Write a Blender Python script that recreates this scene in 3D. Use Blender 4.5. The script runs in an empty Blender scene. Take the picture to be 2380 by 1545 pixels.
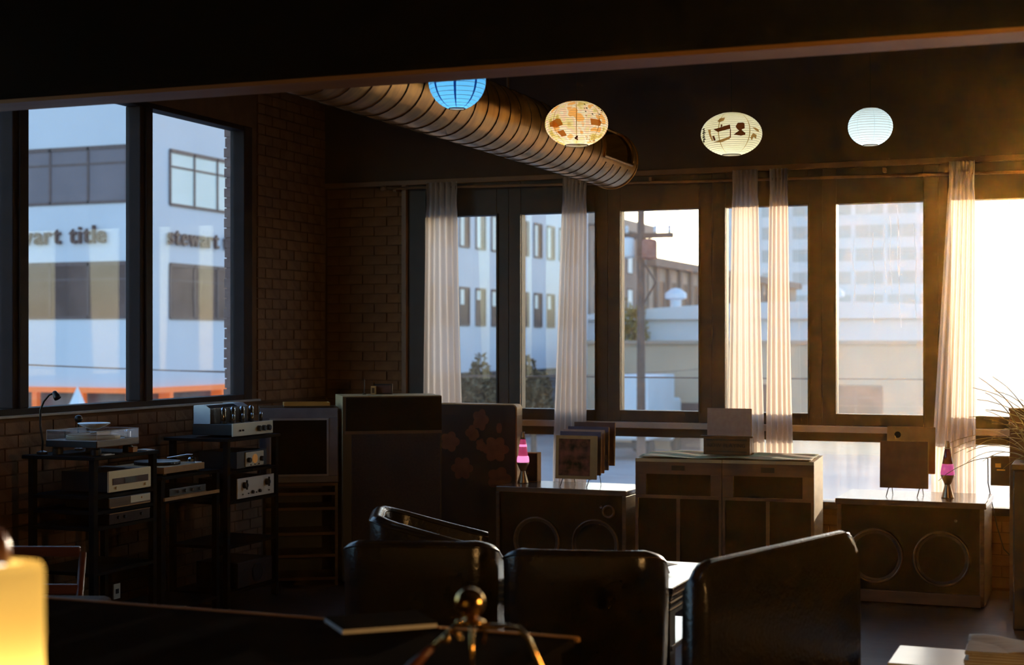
import bpy, math, random
from mathutils import Vector, Matrix
random.seed(7)
SC = bpy.context.scene
COL = SC.collection
PI = math.pi

# ------------------------------------------------------------------ camera
H, YAW, FPX = 1.72, math.radians(21.53), 3548.0
cam_d = bpy.data.cameras.new('camera'); cam = bpy.data.objects.new('camera', cam_d); COL.objects.link(cam)
cam.location = (0, 0, H); cam.rotation_euler = (PI / 2, 0, YAW)
cam_d.sensor_width = 36.0; cam_d.lens = FPX / 2380 * 36.0
cam_d.shift_y = (791 - 772.5) / 2380
cam_d.clip_start = 0.05; cam_d.clip_end = 2000
cam_d.dof.use_dof = True; cam_d.dof.focus_distance = 8.6; cam_d.dof.aperture_fstop = 2.8
SC.camera = cam

# ------------------------------------------------------------------ sky and sun
SUN = Vector((0.02, 1.0, 0.056)).normalized()
wd = bpy.data.worlds.new('sky'); SC.world = wd; wd.use_nodes = True
nt = wd.node_tree; bg = nt.nodes['Background']
sky = nt.nodes.new('ShaderNodeTexSky'); sky.sky_type = 'NISHITA'
sky.sun_disc = False; sky.sun_elevation = math.radians(9.0)
sky.sun_rotation = math.atan2(SUN.x, SUN.y)
sky.air_density = 1.0; sky.dust_density = 0.7; sky.ozone_density = 2.2
nt.links.new(sky.outputs[0], bg.inputs[0]); bg.inputs[1].default_value = 0.60
sl = bpy.data.lights.new('sun', 'SUN'); sun = bpy.data.objects.new('sun', sl); COL.objects.link(sun)
sl.energy = 11.0; sl.color = (1.0, 0.78, 0.52); sl.angle = math.radians(0.6)
sun.rotation_euler = SUN.to_track_quat('Z', 'Y').to_euler(); sun.location = (0, 40, 12)

# ------------------------------------------------------------------ exposure and sampling
vs = SC.view_settings
vs.view_transform = 'Standard'; vs.look = 'None'; vs.exposure = 0.0; vs.gamma = 1.0; vs.use_curve_mapping = False
cy = SC.cycles
cy.max_bounces = 5; cy.diffuse_bounces = 2; cy.glossy_bounces = 3; cy.transmission_bounces = 6
cy.transparent_max_bounces = 24; cy.volume_bounces = 0
cy.caustics_reflective = False; cy.caustics_refractive = False
cy.use_adaptive_sampling = True; cy.adaptive_threshold = 0.075; cy.adaptive_min_samples = 16
cy.sample_clamp_indirect = 4.0; cy.use_light_tree = False; cy.use_denoising = True

# ------------------------------------------------------------------ helpers
FW = (-math.sin(YAW), math.cos(YAW)); RT = (math.cos(YAW), math.sin(YAW))
def ray(px, py):
    u = (px - 1190) / FPX
    return (FW[0] + u * RT[0], FW[1] + u * RT[1], (791 - py) / FPX)
def on_y(px, py, Y):
    d = ray(px, py); t = Y / d[1]; return Vector((d[0] * t, Y, H + d[2] * t))
def on_x(px, py, X):
    d = ray(px, py); t = X / d[0]; return Vector((X, d[1] * t, H + d[2] * t))
def at(px, py, t):
    d = ray(px, py); return Vector((d[0] * t, d[1] * t, H + d[2] * t))

class MB:
    """collects simple shapes and links them as ONE mesh object"""
    def __init__(s): s.v = []; s.f = []
    def add(s, vs_, fs_):
        o = len(s.v); s.v += [tuple(p) for p in vs_]; s.f += [tuple(i + o for i in f) for f in fs_]; return s
    def box(s, x0, x1, y0, y1, z0, z1):
        x0, x1 = min(x0, x1), max(x0, x1); y0, y1 = min(y0, y1), max(y0, y1); z0, z1 = min(z0, z1), max(z0, z1)
        return s.add([(x0,y0,z0),(x1,y0,z0),(x1,y1,z0),(x0,y1,z0),(x0,y0,z1),(x1,y0,z1),(x1,y1,z1),(x0,y1,z1)],
                     [(3,2,1,0),(4,5,6,7),(0,1,5,4),(1,2,6,5),(2,3,7,6),(3,0,4,7)])
    def prism(s, poly, a0, a1, axis='z'):
        n = len(poly)
        def P(p, a): return {'z': (p[0], p[1], a), 'y': (p[0], a, p[1]), 'x': (a, p[0], p[1])}[axis]
        return s.add([P(p, a0) for p in poly] + [P(p, a1) for p in poly],
                     [tuple(range(n))[::-1], tuple(range(n, 2 * n))] + [(i, (i + 1) % n, n + (i + 1) % n, n + i) for i in range(n)])
    def lathe(s, prof, n=24, c=(0, 0, 0), cap=True):
        vs_ = []; fs_ = []; m = len(prof)
        for r, z in prof:
            for k in range(n):
                a = 2 * PI * k / n; vs_.append((c[0] + r * math.cos(a), c[1] + r * math.sin(a), c[2] + z))
        for j in range(m - 1):
            for k in range(n):
                fs_.append((j*n+k, j*n+(k+1)%n, (j+1)*n+(k+1)%n, (j+1)*n+k))
        if cap:
            fs_.append(tuple(range(n))[::-1]); fs_.append(tuple((m-1)*n+k for k in range(n)))
        return s.add(vs_, fs_)
    def tube(s, pts, r, n=8, closed=False):
        pts = [Vector(p) for p in pts]; m = len(pts); vs_ = []; fs_ = []
        rs = r if isinstance(r, (list, tuple)) else [r] * m
        up = Vector((0, 0, 1)); prev = None
        for i, p in enumerate(pts):
            if closed: d = pts[(i + 1) % m] - pts[i - 1]
            else: d = pts[min(i + 1, m - 1)] - pts[max(i - 1, 0)]
            d.normalize()
            if prev is None:
                a = d.cross(up)
                if a.length < 1e-3: a = d.cross(Vector((1, 0, 0)))
            else:
                a = prev - d * prev.dot(d)
                if a.length < 1e-4: a = d.cross(Vector((1, 0, 0)))
            a.normalize(); prev = a; b = d.cross(a)
            for k in range(n):
                t = 2 * PI * k / n; vs_.append(p + (a * math.cos(t) + b * math.sin(t)) * rs[i])
        for i in range(m if closed else m - 1):
            for k in range(n):
                j = (i + 1) % m
                fs_.append((i*n+k, i*n+(k+1)%n, j*n+(k+1)%n, j*n+k))
        if not closed:
            fs_.append(tuple(range(n))[::-1]); fs_.append(tuple((m-1)*n+k for k in range(n)))
        return s.add(vs_, fs_)
    def grid(s, fn, nu, nv):
        vs_ = [fn(i / nu, j / nv) for j in range(nv + 1) for i in range(nu + 1)]
        fs_ = [(j*(nu+1)+i, j*(nu+1)+i+1, (j+1)*(nu+1)+i+1, (j+1)*(nu+1)+i) for j in range(nv) for i in range(nu)]
        return s.add(vs_, fs_)
    def mesh(s, name, mat, smooth=False):
        me = bpy.data.meshes.new(name); me.from_pydata(s.v, [], s.f); me.update()
        if mat: me.materials.append(mat)
        if smooth: me.polygons.foreach_set('use_smooth', [True] * len(me.polygons))
        return me
    def build(s, name, mat, parent=None, smooth=False, bevel=0, solid=0):
        o = bpy.data.objects.new(name, s.mesh(name, mat, smooth)); COL.objects.link(o)
        if parent: o.parent = parent
        if solid:
            m = o.modifiers.new('thickness', 'SOLIDIFY'); m.thickness = solid; m.offset = 0
        if bevel:
            m = o.modifiers.new('bevel', 'BEVEL'); m.width = bevel; m.segments = 2; m.limit_method = 'ANGLE'
        return o
def tag(o, label=None, cat=None, group=None, kind=None):
    if label: o['label'] = label
    if cat: o['category'] = cat
    if group: o['group'] = group
    if kind: o['kind'] = kind
    return o
def thing(name, label, cat, loc=(0, 0, 0), rz=0, group=None):
    o = bpy.data.objects.new(name, None); COL.objects.link(o); o.location = loc; o.rotation_euler = (0, 0, rz)
    o.empty_display_size = 0.1
    return tag(o, label, cat, group)
def struct(name, mb, mat, label=None, **k):
    o = mb.build(name, mat, **k); o['kind'] = 'structure'
    if label: o['label'] = label
    return o
def bx(name, mat, parent, x0, x1, y0, y1, z0, z1, bevel=0):
    return MB().box(x0, x1, y0, y1, z0, z1).build(name, mat, parent, bevel=bevel)
def copy_tree(o, parent=None):
    c = o.copy(); COL.objects.link(c)
    if parent: c.parent = parent
    for ch in list(o.children): copy_tree(ch, c)
    return c
def shared(name, me, parent, loc=(0, 0, 0), rot=(0, 0, 0), scale=(1, 1, 1)):
    o = bpy.data.objects.new(name, me); COL.objects.link(o); o.parent = parent
    o.location = loc; o.rotation_euler = rot; o.scale = scale; return o

# ------------------------------------------------------------------ materials
def mat(name, col, rough=0.6, metal=0.0, spec=0.5, col2=None, scale=6.0, stretch=(1, 1, 1), bump=0.0, bscale=None,
        emit=None, estr=0.0, alpha=None, coat=0.0, detail=4.0):
    m = bpy.data.materials.new(name); m.use_nodes = True; n = m.node_tree; b = n.nodes['Principled BSDF']
    b.inputs['Base Color'].default_value = (*col, 1); b.inputs['Roughness'].default_value = rough
    b.inputs['Metallic'].default_value = metal; b.inputs['Specular IOR Level'].default_value = spec
    if coat: b.inputs['Coat Weight'].default_value = coat; b.inputs['Coat Roughness'].default_value = 0.12
    if col2 is not None or bump:
        tc = n.nodes.new('ShaderNodeTexCoord'); mp = n.nodes.new('ShaderNodeMapping'); mp.inputs['Scale'].default_value = stretch
        n.links.new(tc.outputs['Object'], mp.inputs['Vector'])
    if col2 is not None:
        nz = n.nodes.new('ShaderNodeTexNoise'); nz.inputs['Scale'].default_value = scale; nz.inputs['Detail'].default_value = detail
        n.links.new(mp.outputs[0], nz.inputs['Vector'])
        rp = n.nodes.new('ShaderNodeValToRGB'); rp.color_ramp.elements[0].position = .35; rp.color_ramp.elements[1].position = .65
        rp.color_ramp.elements[0].color = (*col, 1); rp.color_ramp.elements[1].color = (*col2, 1)
        n.links.new(nz.outputs['Fac'], rp.inputs['Fac']); n.links.new(rp.outputs[0], b.inputs['Base Color'])
    if bump:
        n2 = n.nodes.new('ShaderNodeTexNoise'); n2.inputs['Scale'].default_value = bscale or scale * 4; n2.inputs['Detail'].default_value = 3
        n.links.new(mp.outputs[0], n2.inputs['Vector'])
        bp = n.nodes.new('ShaderNodeBump'); bp.inputs['Strength'].default_value = bump; bp.inputs['Distance'].default_value = .01
        n.links.new(n2.outputs['Fac'], bp.inputs['Height']); n.links.new(bp.outputs[0], b.inputs['Normal'])
    if emit:
        b.inputs['Emission Color'].default_value = (*emit, 1); b.inputs['Emission Strength'].default_value = estr
    return m

def mat_pane(name, dirt=0.03, tint=(.97, .98, 1.0), gloss=0.05, drips=0.0):
    """window glass: clear, a weak mirror, and dust that scatters light through the pane"""
    m = bpy.data.materials.new(name); m.use_nodes = True; n = m.node_tree; n.nodes.clear()
    out = n.nodes.new('ShaderNodeOutputMaterial')
    tr = n.nodes.new('ShaderNodeBsdfTransparent'); tr.inputs[0].default_value = (*tint, 1)
    gl = n.nodes.new('ShaderNodeBsdfGlossy'); gl.inputs['Roughness'].default_value = 0.0
    tl = n.nodes.new('ShaderNodeBsdfTranslucent'); tl.inputs[0].default_value = (.93, .95, 1.0, 1)
    if dirt < .1:
        m1 = n.nodes.new('ShaderNodeMixShader'); m1.inputs[0].default_value = gloss; n.links.new(tr.outputs[0], m1.inputs[1]); n.links.new(gl.outputs[0], m1.inputs[2])
        m2 = n.nodes.new('ShaderNodeMixShader'); m2.inputs[0].default_value = dirt; n.links.new(m1.outputs[0], m2.inputs[1]); n.links.new(tl.outputs[0], m2.inputs[2]); n.links.new(m2.outputs[0], out.inputs[0]); return m
    tc = n.nodes.new('ShaderNodeTexCoord')
    m1 = n.nodes.new('ShaderNodeMixShader'); m1.inputs[0].default_value = gloss
    n.links.new(tr.outputs[0], m1.inputs[1]); n.links.new(gl.outputs[0], m1.inputs[2])
    nz = n.nodes.new('ShaderNodeTexNoise'); nz.inputs['Scale'].default_value = 3.0; nz.inputs['Detail'].default_value = 6
    mp = n.nodes.new('ShaderNodeMapping'); mp.inputs['Scale'].default_value = (6.0, 6.0, 0.8)
    n.links.new(tc.outputs['Object'], mp.inputs[0]); n.links.new(mp.outputs[0], nz.inputs['Vector'])
    r = n.nodes.new('ShaderNodeMapRange'); r.inputs['From Min'].default_value = .3; r.inputs['From Max'].default_value = .7
    r.inputs['To Min'].default_value = dirt * .7; r.inputs['To Max'].default_value = dirt * 1.25
    n.links.new(nz.outputs['Fac'], r.inputs[0]); fac = r.outputs[0]
    sp = n.nodes.new('ShaderNodeTexNoise'); sp.inputs['Scale'].default_value = 45; sp.inputs['Detail'].default_value = 1
    n.links.new(tc.outputs['Object'], sp.inputs['Vector'])
    r2 = n.nodes.new('ShaderNodeMapRange'); r2.inputs['From Min'].default_value = .74; r2.inputs['From Max'].default_value = .80
    r2.inputs['To Max'].default_value = dirt * 1.2
    n.links.new(sp.outputs['Fac'], r2.inputs[0])
    ad = n.nodes.new('ShaderNodeMath'); ad.operation = 'ADD'; ad.use_clamp = True
    n.links.new(fac, ad.inputs[0]); n.links.new(r2.outputs[0], ad.inputs[1]); fac = ad.outputs[0]
    m2 = n.nodes.new('ShaderNodeMixShader'); n.links.new(fac, m2.inputs[0])
    n.links.new(m1.outputs[0], m2.inputs[1]); n.links.new(tl.outputs[0], m2.inputs[2])
    n.links.new(m2.outputs[0], out.inputs[0]); return m

def mat_sheer(name, col=(.96, .82, .70), tr=0.12, tl=0.8, band=0.0):
    m = bpy.data.materials.new(name); m.use_nodes = True; n = m.node_tree; n.nodes.clear()
    out = n.nodes.new('ShaderNodeOutputMaterial')
    a = n.nodes.new('ShaderNodeBsdfTransparent'); b = n.nodes.new('ShaderNodeBsdfTranslucent'); c = n.nodes.new('ShaderNodeBsdfDiffuse')
    tc = n.nodes.new('ShaderNodeTexCoord'); mp = n.nodes.new('ShaderNodeMapping'); mp.inputs['Scale'].default_value = (60, 60, .6)
    nz = n.nodes.new('ShaderNodeTexNoise'); nz.inputs['Scale'].default_value = 1.0; nz.inputs['Detail'].default_value = 2
    n.links.new(tc.outputs['Object'], mp.inputs[0]); n.links.new(mp.outputs[0], nz.inputs['Vector'])
    rp = n.nodes.new('ShaderNodeValToRGB'); rp.color_ramp.elements[0].color = (*[x * .86 for x in col], 1); rp.color_ramp.elements[1].color = (*col, 1)
    n.links.new(nz.outputs['Fac'], rp.inputs[0]); n.links.new(rp.outputs[0], b.inputs[0]); n.links.new(rp.outputs[0], c.inputs[0])
    m1 = n.nodes.new('ShaderNodeMixShader'); m1.inputs[0].default_value = tl
    n.links.new(c.outputs[0], m1.inputs[1]); n.links.new(b.outputs[0], m1.inputs[2])
    m2 = n.nodes.new('ShaderNodeMixShader'); m2.inputs[0].default_value = tr
    n.links.new(m1.outputs[0], m2.inputs[1]); n.links.new(a.outputs[0], m2.inputs[2])
    n.links.new(m2.outputs[0], out.inputs[0]); return m

def mat_paper(name, cols, scale=3.0, tl=.85, pos=None):
    """lantern paper, light passes through it; cols are printed patches"""
    m = bpy.data.materials.new(name); m.use_nodes = True; n = m.node_tree; n.nodes.clear()
    out = n.nodes.new('ShaderNodeOutputMaterial')
    b = n.nodes.new('ShaderNodeBsdfTranslucent'); c = n.nodes.new('ShaderNodeBsdfDiffuse')
    mx = n.nodes.new('ShaderNodeMixShader'); mx.inputs[0].default_value = tl
    if len(cols) == 1:
        b.inputs[0].default_value = (*cols[0], 1); c.inputs[0].default_value = (*cols[0], 1)
    else:
        tc = n.nodes.new('ShaderNodeTexCoord'); nz = n.nodes.new('ShaderNodeTexNoise')
        nz.inputs['Scale'].default_value = scale; nz.inputs['Detail'].default_value = 1.5
        n.links.new(tc.outputs['Object'], nz.inputs['Vector'])
        rp = n.nodes.new('ShaderNodeValToRGB'); e = rp.color_ramp.elements; rp.color_ramp.interpolation = 'EASE'
        ps = pos or [.3 + .4 * i / (len(cols) - 1) for i in range(len(cols))]
        e[0].position = ps[0]; e[0].color = (*cols[0], 1); e[1].position = ps[-1]; e[1].color = (*cols[-1], 1)
        for p, k in zip(ps[1:-1], cols[1:-1]):
            q = e.new(p); q.color = (*k, 1)
        n.links.new(nz.outputs['Fac'], rp.inputs[0]); n.links.new(rp.outputs[0], b.inputs[0]); n.links.new(rp.outputs[0], c.inputs[0])
    n.links.new(c.outputs[0], mx.inputs[1]); n.links.new(b.outputs[0], mx.inputs[2]); n.links.new(mx.outputs[0], out.inputs[0])
    return m

M = {}
M['mortar'] = mat('painted mortar', (.13, .06, .026), .95, col2=(.17, .08, .034), scale=9)
M['brick'] = mat('brown painted brick', (.19, .085, .034), .8, col2=(.27, .125, .05), scale=7, bump=.5)
M['brick_out'] = mat('red brick outside', (.26, .15, .13), .9, col2=(.36, .23, .2), scale=9, bump=.4)
M['plaster'] = mat('dark plaster', (.075, .05, .038), .85, col2=(.095, .062, .045), scale=3)
M['ceiling'] = mat('dark ceiling paint', (.03, .03, .03), .9, col2=(.04, .038, .035), scale=2)
M['soffit_dark'] = mat('dark soffit paint', (.012, .012, .011), .9, spec=.1, col2=(.015, .015, .013), scale=2)
M['soffit'] = mat('warm beam glow', (.42, .2, .05), .5, col2=(.5, .25, .07), scale=2, stretch=(.2, 4, 1))
M['floor'] = mat('dark floor boards', (.045, .028, .027), .42, col2=(.075, .046, .04), scale=3, stretch=(1, 8, 1))
M['frame'] = mat('black steel', (.018, .014, .013), .55, col2=(.025, .02, .018), scale=8)
M['frame_l'] = mat('dark brown steel', (.014, .008, .009), .7, spec=.2, col2=(.02, .011, .012), scale=8)
M['sillpaint'] = mat('pale sill paint', (.5, .4, .34), .6, col2=(.56, .46, .4), scale=6)
M['sillstone'] = mat('grey sill', (.42, .38, .36), .6, col2=(.5, .45, .42), scale=8)
M['duct'] = mat('galvanised duct', (.74, .37, .075), .32, .8, col2=(.54, .26, .055), scale=5, stretch=(1, 4, 1))
M['duct_in'] = mat('duct inside', (.03, .025, .02), .8, col2=(.04, .03, .025))
M['seam'] = mat('duct seam', (.1, .07, .045), .6, .6, col2=(.14, .1, .06))
M['black'] = mat('black lacquer', (.012, .012, .012), .4, col2=(.018, .017, .016))
M['cloth_black'] = mat('black grille cloth', (.007, .007, .007), 1.0, spec=.05, col2=(.010, .010, .010), scale=60)
M['cloth_brown'] = mat('brown grille cloth', (.05, .032, .026), .95, col2=(.07, .045, .035), scale=80)
M['walnut'] = mat('walnut veneer', (.085, .042, .02), .32, col2=(.14, .07, .032), scale=5, stretch=(1, 1, 9))
M['walnut_top'] = mat('polished walnut top', (.16, .09, .05), .2, col2=(.22, .12, .065), scale=5, stretch=(1, 9, 1), coat=.4)
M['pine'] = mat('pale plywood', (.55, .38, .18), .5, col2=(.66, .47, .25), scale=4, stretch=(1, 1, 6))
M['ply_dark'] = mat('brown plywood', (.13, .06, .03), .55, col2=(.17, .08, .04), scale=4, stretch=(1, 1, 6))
M['leather'] = mat('black leather', (.011, .010, .010), .24, col2=(.015, .014, .013), scale=12, bump=.15, bscale=60)
M['tablewood'] = mat('dark table wood', (.1, .06, .045), .22, col2=(.17, .1, .075), scale=4, stretch=(9, 1, 1), coat=.5)
M['rackblack'] = mat('matt black rack', (.008, .008, .008), .85, spec=.08, col2=(.011, .011, .011))
M['cream'] = mat('cream faceplate', (.86, .76, .54), .4, col2=(.9, .8, .58), scale=12)
M['champagne'] = mat('champagne aluminium', (.84, .66, .38), .4, .1, col2=(.9, .72, .43), scale=20, stretch=(1, .1, 1))
M['silver'] = mat('silver faceplate', (.84, .74, .62), .45, .1, col2=(.9, .8, .68), scale=20, stretch=(1, .1, 1))
M['chrome'] = mat('chrome', (.8, .82, .85), .12, 1.0, col2=(.76, .78, .82))
M['white_enamel'] = mat('white enamel', (.75, .8, .88), .25, col2=(.8, .84, .9))
M['steelblue'] = mat('blue lit steel', (.62, .68, .76), .35, .5, col2=(.66, .72, .8), scale=20)
M['amber_dial'] = mat('amber dial', (.7, .3, .05), .4, col2=(.8, .38, .08), emit=(1, .4, .08), estr=.12)
M['orange'] = mat('orange card', (.62, .26, .04), .6, col2=(.7, .32, .06))
M['whitepaper'] = mat('white paper', (.8, .8, .8), .7, col2=(.74, .74, .74), scale=20)
M['newsprint'] = mat('newsprint', (.5, .42, .33), .75, col2=(.62, .54, .44), scale=9, stretch=(1, 6, 1))
M['card'] = mat('grey brown card sleeve', (.46, .29, .24), .8, col2=(.52, .34, .28), scale=30)
M['tan'] = mat('tan card', (.48, .25, .08), .7, col2=(.54, .29, .1), scale=20)
M['art'] = mat('dark cover print', (.012, .02, .014), .9, spec=.1, col2=(.26, .09, .06), scale=14, detail=3)
M['art2'] = mat('maroon cover print', (.085, .03, .022), .6, col2=(.13, .05, .035), scale=14)
M['indigo'] = mat('indigo sleeve', (.05, .045, .09), .6, col2=(.08, .07, .13), scale=9)
M['brass'] = mat('polished brass', (.78, .5, .16), .16, 1.0, col2=(.7, .44, .14), scale=6)
M['mahogany'] = mat('mahogany', (.16, .05, .025), .35, col2=(.22, .07, .035), scale=5, stretch=(1, 1, 6))
M['acrylic'] = mat_pane('acrylic cover', dirt=.02, gloss=.10)
M['white_build'] = mat('cool white facade', (.69, .69, .75), .85, col2=(.72, .72, .78), scale=.6)
M['fac_glass'] = mat('facade glass', (.20, .165, .185), .5, spec=.15, col2=(.235, .19, .21), scale=.7)
M['fac_dark'] = mat('dark facade glass', (.11, .065, .055), .5, spec=.12, col2=(.17, .105, .09), scale=.9)
M['blind_glare'] = mat('white blind', (.86, .88, .82), .8, col2=(.92, .93, .88), scale=.8)  # white blinds; also sky reflection painted into the upper office panes
M['mullion'] = mat('brown mullion', (.12, .075, .07), .6, col2=(.15, .09, .085))
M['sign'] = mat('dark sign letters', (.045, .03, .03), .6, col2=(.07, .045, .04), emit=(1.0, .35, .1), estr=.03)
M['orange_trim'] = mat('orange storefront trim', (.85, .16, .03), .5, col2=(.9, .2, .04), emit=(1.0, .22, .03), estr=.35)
M['store_glass'] = mat('storefront glass', (.12, .09, .09), .2, col2=(.22, .17, .17), scale=1.2)
M['tan_build'] = mat('tan masonry', (.46, .34, .26), .9, col2=(.52, .39, .3), scale=.5)
M['brown_build'] = mat('brown masonry', (.28, .2, .16), .9, col2=(.34, .25, .2), scale=.5)
M['brick_low'] = mat('tan brick wall', (.56, .42, .30), .9, col2=(.62, .47, .34), scale=.5)
M['metalroof'] = mat('pale metal roof', (.76, .78, .82), .5, col2=(.8, .82, .86), scale=.4)
M['tower'] = mat('pale tower concrete', (.62, .66, .70), .9, col2=(.68, .72, .75), scale=.2)
M['tower_glass'] = mat('tower glass', (.42, .44, .44), .4, col2=(.48, .5, .5), scale=.2)
M['asphalt'] = mat('pale concrete street', (.34, .33, .34), .9, col2=(.42, .41, .42), scale=.3)
M['pole'] = mat('weathered pole', (.16, .1, .08), .9, col2=(.22, .14, .11), scale=2)
M['rust'] = mat('rusty transformer', (.36, .13, .09), .7, col2=(.42, .2, .16), scale=4)
M['truck'] = mat('white truck paint', (.74, .76, .8), .5, col2=(.78, .8, .84), scale=1)
M['rubber'] = mat('rubber', (.02, .02, .02), .8, col2=(.03, .03, .03))
M['leaf_tree'] = mat('tree leaves', (.17, .115, .06), .8, col2=(.26, .18, .1), scale=3)
M['bark'] = mat('bark', (.12, .08, .06), .9, col2=(.16, .11, .08))
M['leaf_plant'] = mat('dry plant leaf', (.55, .42, .17), .5, col2=(.55, .44, .2), scale=9)
M['planter'] = mat('dark planter', (.022, .016, .013), .5, col2=(.032, .022, .017), scale=5)
M['postwood'] = mat('brown wood post', (.2, .09, .04), .55, col2=(.27, .13, .06), scale=4, stretch=(1, 1, 6))
M['curtain'] = mat_sheer('sheer curtain')
M['rodwood'] = mat('brown rod', (.22, .11, .05), .5, col2=(.28, .14, .07))

# ================================================================== the room
XL, YW, ZC = -5.97, 11.0, 4.3
XR, YB = 6.2, -4.0
struct('floor', MB().box(XL - .19, XR, YB, YW + .2, -.12, 0), M['floor'], 'dark floor boards')
struct('ceiling', MB().box(XL - .19, XR, YB, YW + .2, ZC, ZC + .15), M['ceiling'], 'dark ceiling')
struct('wall_right', MB().box(XR, XR + .15, YB, YW + .2, -.12, ZC + .15), M['plaster'], 'dark right wall')
struct('wall_back', MB().box(XL - .19, XR + .15, YB - .15, YB, -.12, ZC + .15), M['plaster'], 'dark back wall')
# soffit beam that crosses the room
struct('trim_1', MB().box(XL, XR, 5.0, 5.2, 2.695, ZC), M['soffit_dark'], 'low soffit beam across the room', bevel=.02)
bx('beam_glow', M['soffit'], bpy.data.objects['trim_1'], XL + .01, XR - .01, 5.012, 5.188, 2.683, 2.70)  # warm lamp glow on the beam's underside, put into this strip's colour

def brick_wall(parent, axis, plane, rects, single, out, bl=.205, bh=.067, j=.010, dep=.010):
    """running-bond bricks on a wall face; rects are (a0,a1,z0,z1) in wall coordinates. single(a,z) -> own object"""
    me = {}
    rest = MB(); n = 0
    for (a0, a1, z0, z1) in rects:
        row = 0; z = z0
        while z + bh <= z1 + .004:
            a = a0 - (0 if (int(round(z / (bh + j))) % 2) else bl / 2)
            while a < a1 - .02:
                b0, b1 = max(a, a0), min(a + bl, a1); a += bl + j
                if b1 - b0 < .03: continue
                w = round(b1 - b0, 3); c = (b0 + b1) / 2; zz = z + bh / 2
                d = dep + random.uniform(-.003, .002)
                if n < 298 and single(c, zz):
                    if w not in me:
                        q = MB()
                        if axis == 'x': q.box(-dep, dep, -w / 2, w / 2, -bh / 2, bh / 2)
                        else: q.box(-w / 2, w / 2, -dep, dep, -bh / 2, bh / 2)
                        me[w] = q.mesh('brick', M['brick'])
                    off = out * (d - dep)
                    loc = (plane + off, c, zz) if axis == 'x' else (c, plane + off, zz)
                    shared('brick', me[w], parent, loc); n += 1
                else:
                    if axis == 'x': rest.box(plane, plane + out * d, b0, b1, z, z + bh)
                    else: rest.box(b0, b1, plane, plane + out * d, z, z + bh)
            z += bh + j
    if rest.v:
        o = rest.build('brick_field', M['brick'], parent); o['kind'] = 'stuff'

# left wall with the tall window opening (Y 3.1 .. 9.84, Z 1.27 .. 3.29)
WY0, WY1, WZ0, WZ1 = 3.3, 9.84, 1.27, 3.30
XO = XL - .185
wl = MB()
wl.box(XO, XL, YB, YW + .2, 0, WZ0); wl.box(XO, XL, YB, YW + .2, WZ1, ZC)
wl.box(XO, XL, YB, WY0, WZ0, WZ1); wl.box(XO, XL, WY1, YW + .2, WZ0, WZ1)
wall_left = struct('wall_left', wl, M['mortar'], 'brown brick left wall with a tall window')
brick_wall(wall_left, 'x', XL, [(5.2, 10.97, .02, 1.245), (9.93, 10.97, 1.27, 4.2)],
           lambda a, z: (z > .70 and z < 1.26 and a > 6.3) or (z > 1.26 and z < 3.1), +1)
# window 1
w1 = tag(bpy.data.objects.new('window_1', None), 'tall left window of three panes in dark steel frames', kind='structure'); COL.objects.link(w1)
fr = MB(); gx = XL - .075
fr.box(gx - .03, XL + .01, WY0, WY1, WZ0, 1.322); fr.box(gx - .03, XL + .01, WY0, WY1, 3.265, WZ1)
fr.box(gx - .03, XL + .015, 9.725, WY1, WZ0, WZ1); fr.box(gx - .03, XL + .015, WY0, WY0 + .12, WZ0, WZ1)
fr.build('frame', M['frame_l'], w1, bevel=.004)
mu = [4.70, 5.94, 7.18, 8.43]
for y0 in mu:
    bx('mullion', M['frame_l'], w1, gx - .03, XL + .012, y0 + .012, y0 + .155, 1.322, 3.265, bevel=.006)
    bx('mullion_fin', M['frame_l'], w1, XL + .012, XL + .03, y0 + .055, y0 + .09, 1.322, 3.265)
ys = [WY0 + .1] + [y + .085 for y in mu] + [9.75]
pl = mat_pane('left window glass', dirt=.012, gloss=.03)
for a, b in zip(ys[:-1], ys[1:]): bx('pane', pl, w1, gx - .004, gx + .004, a, b, 1.31, 3.28)
bx('sill', M['sillstone'], w1, XL - .02, XL + .035, WY0 - .05, 9.93, 1.268, 1.284, bevel=.003)
# rough brick reveal outside of the window
rv = MB().box(XO - .02, gx - .03, WY1 - .003, WY1 + .1, 1.28, 3.30)
for k in range(27):
    z = 1.29 + k * .075
    rv.box(XO - .03 - random.uniform(0, .012), gx - .03, WY1 - .006 - random.uniform(0, .007), WY1 + .1, z, z + .066)
rv.build('brick_reveal', M['brick_out'], w1)

# window wall
ww = MB()
ww.box(XL, -5.223, YW, YW + .2, 0, ZC); ww.box(.468, XR, YW, YW + .2, .52, 2.95); ww.box(-5.223, XR, YW, YW + .2, 0, .52); ww.box(-5.223, XR, YW, YW + .2, 2.95, ZC)
wall_window = struct('wall_window', ww, M['mortar'], 'brick window wall behind the speakers')
bx('upper_plaster', M['plaster'], wall_window, XL, XR, YW - .018, YW, 2.99, ZC)
brick_wall(wall_window, 'y', YW, [(XL + .02, -5.235, .02, 2.97), (-5.23, 1.2, .02, .50)],
           lambda a, z: (a < -5.2 and 1.2 < z) or (-2.1 < a < .2 and z < .5), -1)
bx('jamb_strip', M['rodwood'], wall_window, -5.262, -5.225, YW - .05, YW + .02, .5, 2.95)
GW, PITCH, GX0 = .604, .805, -5.066
DIRT = [.006, .006, .01, .02, .05, .20, .42, .42, .42, .42, .42, .42, .42]  # real dust, raised towards the right to stand in for sun glare
FY0, FY1, PY = 10.985, 11.09, 11.045
NB = 7; XE = GX0 + PITCH * 6 + GW + (PITCH - GW) / 2     # the glazing ends here, solid wall beyond
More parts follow.
